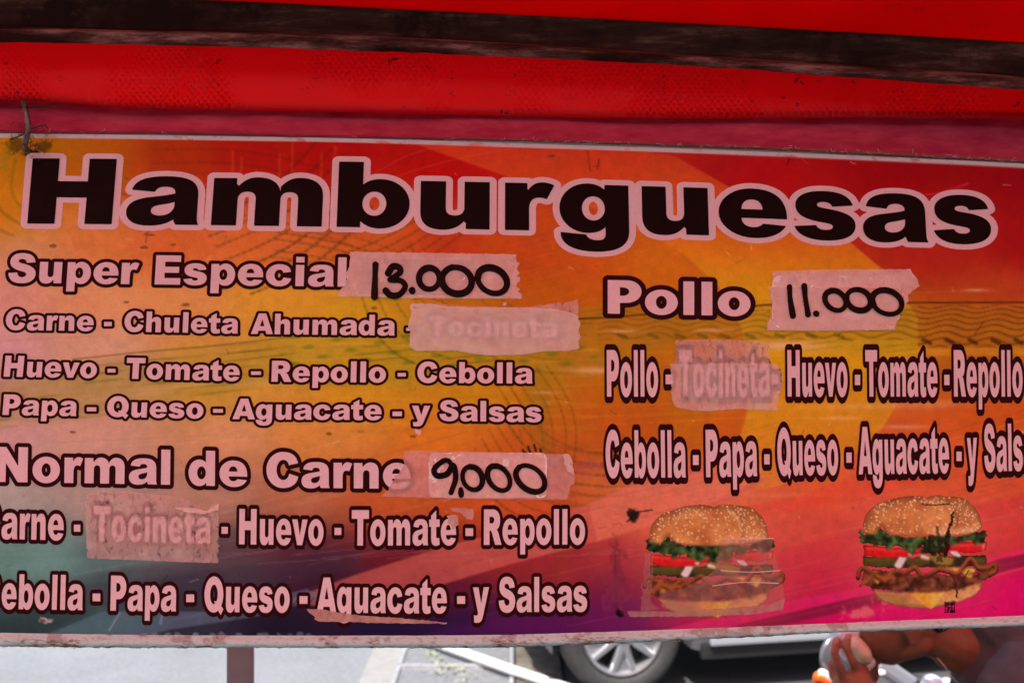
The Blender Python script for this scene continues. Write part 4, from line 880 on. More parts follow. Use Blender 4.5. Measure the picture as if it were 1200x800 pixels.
for k in range(120):
    x = rr.choice([rr.uniform(-20, 1200), rr.gauss(1080, 45), rr.gauss(60, 60), rr.gauss(790, 20)]); y = float(smooth_interp(min(max(x, XL), XR), BOT)+interp(x, thk))-1.2; pts = []; a = rr.uniform(.1, PI-.1)
    for j in range(4): pts.append(Vector(onsheet(x, y, .0035))); x += 1.5*math.cos(a); y += 1.3*math.sin(a); a += rr.gauss(0, .8)
    tube(bm, pts, [.0005, .0005, .0004, .0002], 5, False)
bm_obj('frayed_thread', bm, speckled('hem_thread', (.42,.36,.32), (.25,.15,.12), 60, .8), sign)['kind'] = 'stuff'

AW = .95
# ------------------------------------------------------------------ stall: red canopy, hanging valance, steel rail, tie wire, post
BT = [(-100, -14), (0, -8), (400, 1), (550, 6), (800, 20), (1000, 34), (1200, 50), (1300, 58)]
BB = [(-100, 46), (0, 49.5), (130, 52), (400, 59), (600, 67), (800, 77), (1000, 91), (1200, 106), (1300, 114)]
BL = [(-100, 29), (0, 31), (133, 35), (400, 41), (600, 51), (800, 64), (1000, 77), (1200, 90), (1300, 98)]
def tarp(name, glow=(.80,.008,.012), refl=(.55,.006,.014), weave=True, tmix=.62, gloss=.05):
    m = bpy.data.materials.new(name); m.use_nodes = True; t = m.node_tree; t.nodes.clear()
    out = t.nodes.new('ShaderNodeOutputMaterial'); d = t.nodes.new('ShaderNodeBsdfPrincipled'); tl = t.nodes.new('ShaderNodeBsdfTranslucent'); mx = t.nodes.new('ShaderNodeMixShader')
    v = mapping(t); n = noise(t, 3.2, 5, .6, v); n2 = noise(t, 26, 7, .7, v)
    r = ramp(t, n.outputs[0], [(.3, tuple(x*.82 for x in refl)), (.7, refl)]); r2 = ramp(t, n2.outputs[0], [(.60, (0,0,0)), (.74, (.55,.55,.55))])
    c = mix(t, r2.outputs[0], r.outputs[0], tuple(x*.35 for x in refl)); t.links.new(c, d.inputs['Base Color']); d.inputs['Roughness'].default_value = .42; d.inputs['Specular IOR Level'].default_value = .35
    g = ramp(t, n.outputs[0], [(.3, tuple(x*.8 for x in glow)), (.7, glow)]); c2 = mix(t, r2.outputs[0], g.outputs[0], tuple(x*.4 for x in glow)); t.links.new(c2, tl.inputs['Color'])
    mx.inputs[0].default_value = tmix; t.links.new(d.outputs[0], mx.inputs[1]); t.links.new(tl.outputs[0], mx.inputs[2]); t.links.new(mx.outputs[0], out.inputs[0])
    if weave:      # woven diamonds of the scrim pressed through the coating
        hs = []
        for s in (1, -1):
            w_ = t.nodes.new('ShaderNodeTexWave'); w_.inputs['Scale'].default_value = 56; w_.inputs['Distortion'].default_value = .6; w_.inputs['Detail'].default_value = 1
            t.links.new(mapping(t, (1, 1, 1), (0, s*math.radians(40), 0)), w_.inputs['Vector']); hs.append(w_.outputs['Fac'])
        mm = t.nodes.new('ShaderNodeMath'); mm.operation = 'MULTIPLY'; t.links.new(hs[0], mm.inputs[0]); t.links.new(hs[1], mm.inputs[1])
        n3 = noise(t, 7, 3, .5, v); r3 = ramp(t, n3.outputs[0], [(.46, (.06,.06,.06)), (.60, (1,1,1))])
        m2 = t.nodes.new('ShaderNodeMath'); m2.operation = 'MULTIPLY'; t.links.new(mm.outputs[0], m2.inputs[0]); t.links.new(r3.outputs[0], m2.inputs[1])
        b1 = t.nodes.new('ShaderNodeBump'); b1.inputs['Strength'].default_value = .9; b1.inputs['Distance'].default_value = .0018; t.links.new(m2.outputs[0], b1.inputs['Height']); t.links.new(b1.outputs[0], d.inputs['Normal']); t.links.new(b1.outputs[0], tl.inputs['Normal'])
    return m
M_tarp = tarp('red_tarpaulin', glow=(.90,.006,.012), tmix=.66); M_roof = tarp('red_roof_tarpaulin', glow=(.92,.012,.02), weave=False, tmix=.92); M_band = tarp('red_band', glow=(.30,.002,.003), refl=(.40,.003,.006), weave=False, tmix=.6)
stall = empty('canopy_stall', (-1.6, 1.75, 0), 'red tarpaulin canopy of the street stall carried by a dark rusty rail', 'canopy')
def zb(x): px = x/1.045*F+600; return CZ+(400-np.interp(px, [-3000, 0, 1200, 4000], [-150, -8, 50, 190]))/F*1.045
xs = np.linspace(-3.2, 3.2, 90); ys = np.concatenate([np.linspace(-.30, .90, 24), np.linspace(.95, 1.85, 16)]); rows_ = []
for y in ys:
    z = zb(xs)+np.where(y < 1.05, .30*(1.05-y), -.02*(y-1.05))+.012*np.sin(xs*5+y*3)*min(1, abs(y-1.05)*2)+.008*np.sin(xs*11-y*6)*min(1, abs(y-1.05)*2)
    rows_.append([Vector((a, y, b)) for a, b in zip(xs, z)])
v, f = quad_rows(rows_); mesh_obj('roof_sheet', v, f, M_roof, stall, True)
bandr = [[p+Vector((0, 0, -.004)) for p in r_] for r_, y in zip(rows_, ys) if .84 < y < 1.3]  # added darker sheet, dims the red roof glow near the rail
v, f = quad_rows(bandr); mesh_obj('dimming_band', v, f, M_band, stall, True)
# unseen pale awning added behind the viewer, sends neutral fill light onto the banner
awn = empty('fill_awning', (0, -1.9, 0), 'added off white awning, unseen, passing neutral fill light to the banner', 'awning')
M_awn = tarp('fill_awning_cloth', glow=(AW, AW*.985, AW*.96), refl=(.60,.59,.57), weave=False, tmix=.9); cx_s = np.linspace(-3.4, 3.4, 60); rows_ = []
for y in np.linspace(-.38, -3.6, 40): rows_.append([Vector((a, y, 2.60-.02*(y+.38)+.015*math.sin(a*6+y*2))) for a in cx_s])
v, f = quad_rows(rows_); mesh_obj('fill_awning_sheet', v, f, M_awn, awn, True)
for sx in (-3.3, 3.3):
    for y in (-.5, -3.5):
        bm = bmesh.new(); tube(bm, [(sx, y, 0), (sx, y, 2.6)], .024, 10); bm_obj('pole', bm, nmat('fill_awning_pole', (.4,.4,.4), .4, .5)[0], awn, True)
# valance hanging behind the rail and in front of the banner's hem
xs = np.arange(-100, 1310, 4.); rows_ = []; nr = 34
for k in range(nr+3):
    t = min(k/(nr-1), 1); y = (smooth_interp(xs, BL)-26)*(1-t)+smooth_interp(xs, FB)*t
    d = 1.072+.010*t+.0022*np.sin(xs/46+t*1.5)+.0010*np.sin(xs/19-t*2)+.0022*(fbm(xs, y, 60, 120, 3)-.5)
    for cx_, s_ in ((232, 1), (120, .5), (760, .8), (890, .6), (430, .4), (1010, .5)):      # pinched creases
        a = np.abs(xs-cx_-(t-.35)*46*s_); b = np.abs(xs-cx_+(t-.35)*60*s_); d = d-.0036*s_*np.exp(-(a/7)**2)-.0036*s_*np.exp(-(b/8)**2)
    d = d-.0012*np.exp(-((t-.42)/.16)**2)*np.clip((fbm(xs, xs*0, 130, 121, 2)-.35)*4, 0, 1)
    d = d-.0012*np.exp(-((t-.96)/.05)**2)
    if k >= nr: y = y-2.5*(k-nr+1); d = d+.004*(k-nr+1)
    rows_.append([P(a, b, c) for a, b, c in zip(xs, y, d)])
v, f = quad_rows(rows_); mesh_obj('valance', v, [q[::-1] for q in f], M_tarp, stall, True)
# stitch holes and mould dots on the valance
bm = bmesh.new(); rr = random.Random(9)
def dot(x, y, r_, d=1.0715):
    g = bmesh.ops.create_circle(bm, cap_ends=True, segments=7, radius=r_/F*d)['verts']
    bmesh.ops.transform(bm, matrix=Matrix.Translation(P(x, y, d)) @ Matrix.Rotation(PI/2, 4, 'X') @ Matrix.Diagonal((rr.uniform(.6, 1.4), 1, 1, 1)), verts=g)
for a in (((530,84),(529,96)), ((775,78),(779,92),(776,108),(772,122))):
    p = curve(a, 8) if len(a) > 2 else np.linspace(a[0], a[1], 4)
    for x, y in p: dot(x+rr.gauss(0, .5), y, rr.uniform(.7, 1.6))
for x, y in ((460,70),(457,72),(464,69),(592,133),(595,134),(588,132),(918,115),(934,122),(1003,98),(960,94),(255,72),(604,88),(530,110),(935,92),(932,95),(940,97),(1190,124),(8,75),(12,100),(5,103),(20,108)):
    for k in range(5): dot(x+rr.gauss(0, 1.5), y+rr.gauss(0, 1.2), rr.uniform(.4, 1.5))
for k in range(26):
    x0 = rr.uniform(0, 1200); y0 = rr.uniform(float(smooth_interp(x0, BB))+4, float(smooth_interp(x0, FB))-6)
    for j in range(rr.randint(3, 12)): dot(x0+rr.gauss(0, 4), y0+j*1.3*rr.random()+rr.gauss(0, 1), rr.uniform(.25, .8))
bm_obj('mould_spots', bm, speckled('mould', (.05,.008,.008), (.09,.015,.012), 40, .8), stall)['kind'] = 'stuff'
# rail: angle iron with a worn lower lip
m, t, b = nmat('rusty_painted_steel', rough=.7, spec=.12)
v_ = mapping(t, (.35, 1, 2.2)); n = noise(t, 26, 10, .72, v_); r = ramp(t, n.outputs[0], [(.34, (.012,.006,.004)), (.52, (.036,.019,.013)), (.63, (.11,.065,.05)), (.76, (.26,.19,.17))])
nb = noise(t, 9, 8, .7, mapping(t)); r2 = ramp(t, nb.outputs[0], [(.48, (0,0,0)), (.60, (1,1,1))]); c = mix(t, r2.outputs[0], r.outputs[0], (.012,.005,.004)); t.links.new(c, b.inputs['Base Color']); bump(t, b, n.outputs[0], .6, .0015)
M_steel = m
m, t, b = nmat('worn_rail_lip', rough=.65, spec=.15)
n = noise(t, 30, 10, .75, mapping(t, (.3, 1, 1.6))); r = ramp(t, n.outputs[0], [(.40, (.012,.005,.004)), (.50, (.07,.04,.032)), (.62, (.26,.19,.17))]); t.links.new(r.outputs[0], b.inputs['Base Color']); bump(t, b, n.outputs[0], .7, .0016); M_steel_lip = m
rail = empty('steel_rail', P(600, 30, 1.05), 'dark rusty angle iron rail running under the red canopy above the banner', 'rail')
xs = np.arange(-140, 1340, 12.)
def ex(c): return smooth_interp(np.clip(xs, -100, 1300), c)
prof = [(lambda: ex(BT), 1.062), (lambda: ex(BT), 1.045), (lambda: ex(BT)+3, 1.041), (lambda: ex(BL)-2, 1.040), (lambda: ex(BL), 1.038)]
rows_ = [[P(a, b_, d) for a, b_ in zip(xs, fn())] for fn, d in prof]; v, f = quad_rows(rows_); mesh_obj('web', v, [q[::-1] for q in f], M_steel, rail)
prof = [(lambda: ex(BL), 1.0385), (lambda: ex(BL)+1, 1.026), (lambda: ex(BL)+3, 1.021), (lambda: ex(BB)-4, 1.018), (lambda: ex(BB)-.8, 1.020), (lambda: ex(BB), 1.024), (lambda: ex(BB)-2, 1.07)]
rj = np.random.default_rng(2)
rows_ = [[P(a, b_+(j_ if 3 < k < 6 else 0), d) for a, b_, j_ in zip(xs, fn(), rj.normal(0, .35, len(xs)))] for k, (fn, d) in enumerate(prof)]; v, f = quad_rows(rows_); mesh_obj('lip', v, [q[::-1] for q in f], M_steel_lip, rail)
# tie wire
bm = bmesh.new()
tube(bm, [P(x, y, d) for x, y, d in ((26,116,1.094),(28,119,1.083),(29.5,126,1.082),(31,135,1.081),(33,145,1.081),(33.5,153,1.082),(31,161,1.083),(29.5,169,1.085),(30,175,1.090),(33,179,1.10))], [.0022,.0027,.0029,.0032,.0031,.0030,.0029,.0028,.0027,.0022], 10)
wire = bm_obj('tie_wire', bm, speckled('galvanised_wire', (.045,.04,.038), (.24,.21,.20), 160, .45, .6, bstr=.4, bdist=.0006), None, True)
tag(wire, 'short grey tie wire through the upper left corner of the banner', 'wire')
bm = bmesh.new(); rr = random.Random(3)
for k in range(46):
    x, y = rr.gauss(34, 11), rr.gauss(172, 7) if k % 3 else rr.gauss(151, 3); pts = []; a = rr.uniform(0, 6)
    for j in range(5): pts.append(P(x, y, 1.0915-.0006*j)); x += 2.6*math.cos(a); y += 2.2*math.sin(a); a += rr.gauss(0, 1)
    tube(bm, pts, .0003, 4, False)
fz = bm_obj('tangled_fibre', bm, speckled('dark_fibre', (.02,.012,.01), (.07,.05,.04), 80, .9), wire); fz['kind'] = 'stuff'
for seg in (((20,125.5),(33,126),(48,125),(66,126)), ((38,151),(46,148),(53,147),(56,151)), ((12,163),(22,160),(30,156))):
    bm = bmesh.new(); tube(bm, [P(x, y, 1.0835 if y < 130 else 1.0905) for x, y in curve(seg, 10)], .0007, 6); bm_obj('cord', bm, bpy.data.materials['dark_fibre'], wire)
# stall post: square tube seen below the banner
post = empty('stall_post', (P(282, 780, 1.78).x, 1.78, 0), 'slim brown steel post standing behind the lower left of the banner', 'post')
px_ = P(282, 780, 1.78).x
bm = bmesh.new(); box(bm, (px_, 1.78, 1.06), (.047, .047, 2.12), Matrix.Rotation(math.radians(14), 4, 'Z'), .004)
bm_obj('tube', bm, speckled('brown_post_paint', (.28,.33,.34), (.36,.42,.43), 14, .4, .2, bstr=.2), post)
bm = bmesh.new(); box(bm, (px_, 1.78, .005), (.13, .13, .01), Matrix.Rotation(math.radians(14), 4, 'Z'), .002); bm_obj('base_plate', bm, M_steel, post)

# ------------------------------------------------------------------ street level
def structure(o): o['kind'] = 'structure'; return o
def slab(name, x0, x1, y0, y1, z, m, h=0):
    bm = bmesh.new()
    if h: box(bm, ((x0+x1)/2, (y0+y1)/2, z-h/2), (x1-x0, y1-y0, h), None, .006)
    else:
        vs = [bm.verts.new(p) for p in ((x0,y0,z),(x1,y0,z),(x1,y1,z),(x0,y1,z))]; bm.faces.new(vs)
    return structure(bm_obj(name, bm, m))
M_asph = speckled('dark_asphalt', (.045,.045,.047), (.085,.085,.088), 70, .8, bstr=.5, bdist=.004)
m, t, b = nmat('pale_concrete', rough=.85)
n = noise(t, 34, 8, .85, mapping(t)); n2 = noise(t, 2.5, 5, .6, mapping(t)); r = ramp(t, n.outputs[0], [(.3, (.14,.147,.16)), (.55, (.215,.226,.238)), (.72, (.34,.35,.36))]); r2 = ramp(t, n2.outputs[0], [(.3, (.85,)*3), (.7, (1.04,)*3)])
t.links.new(mix(t, 1., r.outputs[0], r2.outputs[0], 'MULTIPLY'), b.inputs['Base Color']); bump(t, b, n.outputs[0], .5, .004); M_conc = m
M_paint = speckled('white_road_paint', (.24,.232,.218), (.29,.282,.265), 16, .7, bstr=.3)
m, t, b = nmat('stained_kerb_stone', rough=.85)
n = noise(t, 7, 8, .7, mapping(t)); r = ramp(t, n.outputs[0], [(.34, (.05,.038,.03)), (.5, (.115,.095,.078)), (.66, (.19,.17,.145))]); t.links.new(r.outputs[0], b.inputs['Base Color']); bump(t, b, n.outputs[0], .4, .004); M_kerb = m
slab('ground', -120, 120, -60, 200, -.05, M_asph)
slab('plaza_paving', -60, -.81, -20, 60, .0, M_conc)
slab('painted_edge_strip', -.81, -.635, 2.4, 40, .004, M_paint, .05)
slab('street', .28, 60, 2.2, 60, .0, M_asph)
slab('stall_floor', -.81, 60, -20, 2.4, .001, speckled('grey_paving', (.08,.078,.075), (.14,.135,.13), 5, .85))
slab('drain_channel', -.635, .01, 2.4, 40, -.048, speckled('channel_bed', (.015,.015,.016), (.04,.04,.04), 8, .9))
for k in range(30): structure(slab('kerb_stone', .02, .27, 2.4+k*.9+.006, 3.3+k*.9-.006, .02, M_kerb, .07))
slab('pavement_infill', -.632, .012, 2.4, 4.27, -.002, M_kerb, .04); slab('pavement_infill', -.632, .012, 6.74, 40, -.002, M_kerb, .04)
# drain grate
grate = empty('drain_grate', (-.31, 5.4, 0), 'grey steel drain grate with slanting bars beside the white painted strip', 'grate')
M_grey = speckled('galvanised_steel', (.30,.30,.31), (.46,.46,.47), 30, .5, .3)
bm = bmesh.new()
for gy in range(2): 
    for x_ in (-.622, -.003): box(bm, (x_, 4.9+gy*1.2, .003), (.022, 1.18, .03))
    for y_ in (4.31, 5.49): box(bm, (-.3125, y_+gy*1.2, .002), (.60, .02, .03))
bm_obj('frame', bm, M_grey, grate)
bm = bmesh.new(); a_ = math.radians(58)
for k in range(66):
    c0 = 3.45+k*.050; sl_ = 1.49                               # slanting slats clipped to the frame
    x0, x1 = -.61, -.015; y0 = c0; y1 = c0+(x1-x0)*sl_
    if y1 > 6.68: x1 = x0+(6.68-y0)/sl_; y1 = 6.68
    if y0 < 4.32: x0 = x0+(4.32-y0)/sl_; y0 = 4.32
    if x1-x0 > .02:
        a0 = math.atan(sl_); ln_ = math.hypot(x1-x0, y1-y0); box(bm, ((x0+x1)/2, (y0+y1)/2, 0), (ln_, .016, .004), Matrix.Rotation(a0, 4, 'Z'))
o = bm_obj('slat', bm, M_grey, grate); o['kind'] = 'stuff'
# moss and leaf bits caught in the grate
bm = bmesh.new(); rr = random.Random(12)
for k in range(70):
    cx_, cy_ = rr.choice([(-.46,5.72),(-.42,5.60),(-.36,5.5),(-.40,5.36),(-.29,5.42),(-.24,5.30)]); x, y = rr.gauss(cx_, .028), rr.gauss(cy_, .03)
    g = bmesh.ops.create_grid(bm, x_segments=1, y_segments=1, size=.007)['verts']
    bmesh.ops.transform(bm, matrix=Matrix.Translation((x, y, .012+rr.random()*.012)) @ Matrix.Rotation(rr.uniform(0, 6), 4, 'Z') @ Matrix.Rotation(rr.uniform(-.6, .6), 4, 'X'), verts=g)
mo = bm_obj('moss', bm, speckled('pale_moss', (.24,.27,.15), (.36,.39,.25), 30, .8)); tag(mo, 'pale green moss and leaf bits caught on the drain grate', 'moss', kind='stuff')
# white pipe lying across the grate
bm = bmesh.new(); tube(bm, [(-.95, 6.32, .05), (-.53, 5.88, .05), (.0, 5.31, .05), (.5, 4.80, .05)], .026, 14)
tag(bm_obj('white_pipe', bm, speckled('white_painted_pipe', (.72,.72,.73), (.80,.80,.80), 12, .45), None, True), 'thin white pipe lying slantwise across the drain grate', 'pipe')

# unseen shop front added behind the viewer to block low sky light
shop = empty('sky_block_building', (0, -5.2, 0), 'added plastered shop building with roller shutters, unseen, blocking low sky light', 'building')
bm = bmesh.new(); box(bm, (0, -6.2, 3.2), (24, 2, 6.4)); bm_obj('wall', bm, speckled('ochre_plaster', (.16,.12,.09), (.24,.18,.13), 3, .9), shop)
for k in range(5):
    bm = bmesh.new()
    for j in range(24): tube(bm, [(-9+k*4.4-1.3, -5.17, .06+j*.11), (-9+k*4.4+1.3, -5.17, .06+j*.11)], .056, 6)
    sh_ = bm_obj('shutter', bm, speckled('dark_shutter', (.07,.075,.08), (.12,.12,.12), 6, .6, .3), shop); sh_['kind'] = 'stuff'
    bm = bmesh.new(); box(bm, (-9+k*4.4, -5.18, 4.4), (1.5, .08, 1.4), None, .01); wn = bm_obj('window', bm, speckled('window_frame', (.25,.24,.22), (.32,.31,.3), 8, .7), shop)
    bm = bmesh.new(); box(bm, (-9+k*4.4, -5.13, 4.4), (1.3, .02, 1.2)); bm_obj('pane', bm, nmat('dark_window_glass', (.02,.025,.03), .08, 0, .8)[0], wn)

# ------------------------------------------------------------------ parked car, wheel and sill seen under the banner
CA = math.atan2(.19, 1.0)
car = empty('parked_car', (.57, 5.0, 0), 'grey parked car with silver alloy wheels behind the banner', 'car', rz=CA)
M_body = nmat('grey_car_paint', (.23,.24,.26), .28, .55)[0]; M_body.node_tree.nodes['Principled BSDF'].inputs['Coat Weight'].default_value = .6
M_trim = nmat('silver_trim', (.48,.50,.53), .35, .3)[0]; M_glass = nmat('dark_car_glass', (.02,.025,.03), .06, 0, .8)[0]; M_black = nmat('black_plastic', (.018,.018,.02), .6)[0]
M_rub = speckled('tyre_rubber', (.028,.028,.028), (.05,.048,.047), 40, .75); M_alloy = nmat('silver_alloy', (.50,.51,.53), .34, .75)[0]
M_lamp = nmat('lamp_glass', (.6,.62,.65), .08, .2)[0]; M_redlamp = nmat('red_lamp', (.5,.01,.01), .2)[0]
# local frame: x along the car (front wheel at 0, tail towards +x), y away from the camera, z up; near side at y = 0
WB = 2.55; RW = .31
side = [(-.42,.30),(-.47,.48),(-.45,.66),(-.34,.80),(.0,.90),(.42,.97),(.95,1.36),(1.25,1.45),(1.9,1.46),(2.45,1.36),(2.95,1.05),(3.30,.98),(3.36,.70),(3.36,.42),(3.28,.28)]
arch = lambda cx_: [(cx_+.37*math.cos(a), .31+.37*math.sin(a)) for a in np.linspace(-.22, PI+.22, 15)]
prof = side[::-1] if False else side
low = [(3.28,.28)]+arch(WB)+[(2.1,.20),(.45,.20)]+arch(0)+[(-.42,.30)]
outl = np.array(side[:-1]+low[:-1], float)
outl = simplify(outl, .001) if False else outl
dd = [];
for i in range(len(outl)):
    a, b_ = outl[i], outl[(i+1) % len(outl)]; k = max(1, int(np.hypot(*(b_-a))/.09))
    for j in range(k): dd.append(a+(b_-a)*j/k)
dd = np.array(dd); v2, f2 = triangulate([dd], lambda x, y: sdist(x, y, [dd]) < 0, .09)
def halfw(x, z):
    w_ = .84-.07*np.clip(abs(x-1.3)/2.0, 0, 1.1)**4; w_ = w_-.05*np.clip((.45-z)/.3, 0, 1)**1.5; w_ = w_-.30*np.clip((z-.92)/.54, 0, 1)**1.15
    return w_
nV = len(v2); near = [(x, .84-halfw(x, z), z) for x, z in v2]; far = [(x, .84+halfw(x, z), z) for x, z in v2]
fc = [tuple(t_) for t_ in f2]+[tuple(int(q)+nV for q in t_[::-1]) for t_ in f2]
ec = {}
for t_ in f2:
    for k in range(3): e = (int(t_[k]), int(t_[(k+1) % 3])); ec[e] = 1
for e in list(ec):
    if (e[1], e[0]) not in ec: fc.append((e[1], e[0], e[0]+nV, e[1]+nV))
bm = bmesh.new(); vs = [bm.verts.new(p) for p in near+far]
for q in fc:
    try: bm.faces.new([vs[int(i)] for i in q])
    except ValueError: pass
bmesh.ops.recalc_face_normals(bm, faces=bm.faces)
for e in bm.edges:
    if len(e.link_faces) == 2 and e.calc_face_angle(0) > .7: e.smooth = False
bm_obj('body', bm, M_body, car, True, True)
def pane(name, pts, sd, m_, proud=.004):
    P2 = np.array(pts, float); ys = [.84-sd*(halfw(np.array(x), np.array(z))+proud) for x, z in pts]
    return mesh_obj(name, [(x, float(y), z) for (x, z), y in zip(pts, ys)], [tuple(range(len(pts)))], m_, car, False, True)
for sd in (1, -1):
    pane('side_window', [(.52,.98),(1.0,1.33),(1.42,1.39),(1.42,.99)], sd, M_glass); pane('side_window', [(1.48,.99),(1.48,1.39),(2.2,1.36),(2.2,1.0)], sd, M_glass); pane('side_window', [(2.26,1.0),(2.26,1.35),(2.42,1.31),(2.85,1.03)], sd, M_glass)
    for x_ in (1.15, 2.05):
        bm = bmesh.new(); box(bm, (x_, .84-sd*.855, .84), (.17, .03, .03), None, .008); bm_obj('door_handle', bm, M_body, car, False, True)
    bm = bmesh.new(); box(bm, (.55, .84-sd*.93, 1.0), (.12, .2, .12), None, .03); bm_obj('side_mirror', bm, M_body, car, False, True)
    bm = bmesh.new(); box(bm, (1.27, .84-sd*.80, .215), (1.72, .05, .09), None, .02); bm_obj('sill', bm, M_black, car, False, True)
    bm = bmesh.new(); box(bm, (1.30, .84-sd*.838, .275), (1.70, .03, .055), None, .014); bm_obj('sill_trim', bm, M_trim, car, False, True)
    bm = bmesh.new(); ellip(bm, (-.42, .84-sd*.60, .67), (.12, .17, .08)); bm_obj('headlight', bm, M_lamp, car, True, True)
    bm = bmesh.new(); ellip(bm, (3.31, .84-sd*.62, .86), (.07, .15, .1)); bm_obj('tail_light', bm, M_redlamp, car, True, True)
mesh_obj('windscreen', [(.48, .84-.76, .985), (.48, .84+.76, .985), (.97, .84+.56, 1.355), (.97, .84-.56, 1.355)], [(0,1,2,3)], M_glass, car, False, True).location.x = -.02
mesh_obj('rear_window', [(2.52, .84-.56, 1.34), (2.52, .84+.56, 1.34), (2.93, .84+.72, 1.08), (2.93, .84-.72, 1.08)], [(0,1,2,3)], M_glass, car, False, True).location.x = .02
bm = bmesh.new(); box(bm, (1.4, .84, .33), (3.5, 1.3, .22)); bm_obj('underbody', bm, M_black, car, False, True)
def wheel(x_, sd):
    y0 = .84-sd*.80
    bm = bmesh.new(); s_ = sd
    lathe(bm, [(.200, s_*.03), (.212, -s_*.0), (.235, -s_*.018), (.275, -s_*.022), (.300, -s_*.008), (.31, s_*.02), (.312, s_*.10), (.308, s_*.17), (.29, s_*.195), (.2, s_*.19)], 56, Matrix.Translation((x_, y0, .312)))
    ty = bm_obj('wheel', bm, M_rub, car, True, True)
    bm = bmesh.new(); Mw = Matrix.Translation((x_, y0, .312))
    lathe(bm, [(.206, s_*.02), (.206, -s_*.004), (.199, -s_*.010), (.188, -s_*.006), (.182, s_*.012), (.178, s_*.07), (.17, s_*.12)], 56, Mw)
    for k in range(5):                                                  # five broad split spokes, one pointing down
        a = -PI/2+k*2*PI/5
        for da, wd in ((-.30, .018), (.30, .018), (0, .020)):
            if da == 0: continue
            r0, r1 = .045, .188; c0 = Vector((r0*math.cos(a+da*.4), -s_*.012, r0*math.sin(a+da*.4))); c1 = Vector((r1*math.cos(a+da), -s_*.004, r1*math.sin(a+da)))
            d_ = (c1-c0).normalized(); n_ = Vector((-d_.z, 0, d_.x)); q = []
            for c_, w2 in ((c0, wd*1.25), (c1, wd*.85)):
                for sg, yy in ((-1, .03), (-1, .006), (-.6, -.004), (.6, -.004), (1, .006), (1, .03)): q.append(bm.verts.new(Mw @ (c_+n_*w2*sg+Vector((0, s_*yy, 0)))))
            for i in range(6): bm.faces.new((q[i], q[(i+1) % 6], q[6+(i+1) % 6], q[6+i]))
        r0, r1 = .04, .186; c0 = Vector((r0*math.cos(a), s_*.004, r0*math.sin(a))); c1 = Vector((r1*math.cos(a), s_*.010, r1*math.sin(a))); n_ = Vector((-math.sin(a), 0, math.cos(a)))
        q = [bm.verts.new(Mw @ (c_+n_*w2)) for c_, w2 in ((c0, -.02), (c0, .02), (c1, .045), (c1, -.045))]; bm.faces.new(q)
    ellip(bm, Mw @ Vector((0, -s_*.004, 0)), (.058, .02, .058))
    bmesh.ops.recalc_face_normals(bm, faces=bm.faces)
    link_ = bm_obj('rim', bm, M_alloy, ty, False, True)
    bm = bmesh.new(); lathe(bm, [(.001, s_*.075), (.182, s_*.075)], 40, Mw); bm_obj('brake_disc', bm, nmat('dark_brake', (.035,.035,.037), .5, .6)[0], ty, False, True)
for x_ in (0, WB):
    for sd in (1, -1): wheel(x_, sd)

# ------------------------------------------------------------------ blobs: one smooth skin grown over tapered limbs
def capsule(bm, a, b_, ra, rb, seg=16):
    a, b_ = Vector(a), Vector(b_); d = b_-a; L_ = d.length
    if L_ < 1e-6: d = Vector((0,0,1)); L_ = 1e-4
    R_ = d.to_track_quat('Z', 'Y').to_matrix().to_4x4(); pts = []
    for k in range(7): th = -PI/2+k*PI/12; pts.append((ra*math.cos(th), ra*math.sin(th)))
    for k in range(7): th = k*PI/12; pts.append((rb*math.cos(th), L_+rb*math.sin(th)))
    rings = [[bm.verts.new(a+R_ @ Vector((r_*math.cos(2*PI*j/seg), r_*math.sin(2*PI*j/seg), z))) for j in range(seg)] for r_, z in pts if r_ > 1e-5]
    for p, q in zip(rings, rings[1:]):
        for j in range(seg): bm.faces.new((p[j], p[(j+1) % seg], q[(j+1) % seg], q[j]))
    bm.faces.new(rings[0][::-1]); bm.faces.new(rings[-1])
def blob(name, caps, ells, m_, parent, vox=.005, smooth=6, noise_=None, label=None):
    bm = bmesh.new()
    for c in caps: capsule(bm, *c)
    for c in ells: ellip(bm, *c)
    me = bpy.data.meshes.new(name); bm.to_mesh(me); bm.free(); o = bpy.data.objects.new('tmp', me); COL.objects.link(o)
    md = o.modifiers.new('r', 'REMESH'); md.mode = 'VOXEL'; md.voxel_size = vox
    if smooth: md = o.modifiers.new('s', 'SMOOTH'); md.factor = .5; md.iterations = smooth
    dg = bpy.context.evaluated_depsgraph_get(); me2 = bpy.data.meshes.new_from_object(o.evaluated_get(dg)); bpy.data.objects.remove(o)
    me2.name = name
    if noise_:
        n_ = len(me2.vertices); co = np.empty(n_*3); me2.vertices.foreach_get('co', co); co = co.reshape(-1, 3); nr_ = np.empty(n_*3); me2.vertices.foreach_get('normal', nr_); nr_ = nr_.reshape(-1, 3)
        co += nr_*noise_(co)[:, None]; me2.vertices.foreach_set('co', co.ravel())
    me2.materials.clear(); return link(name, me2, m_, parent, True, False, label)
PD = 2.15
def Q(x, y, dd_=0.): return P(x, y, PD+dd_)
u = PD/F                                     # metres per photo pixel at the person
def skin_mat(name, c1, c2):
    m_, t_, b_ = nmat(name, c1, .48, 0, .45); n_ = noise(t_, 40, 6, .6, mapping(t_)); r_ = ramp(t_, n_.outputs[0], [(.3, c1), (.7, c2)]); t_.links.new(r_.outputs[0], b_.inputs['Base Color'])
    b_.inputs['Subsurface Weight'].default_value = .12; b_.inputs['Subsurface Radius'].default_value = (.02, .008, .004); n3_ = noise(t_, 260, 4, .6, mapping(t_)); bump(t_, b_, n3_.outputs[0], .15, .0006); return m_
M_skin = skin_mat('brown_skin', (.22,.095,.046), (.31,.14,.07))
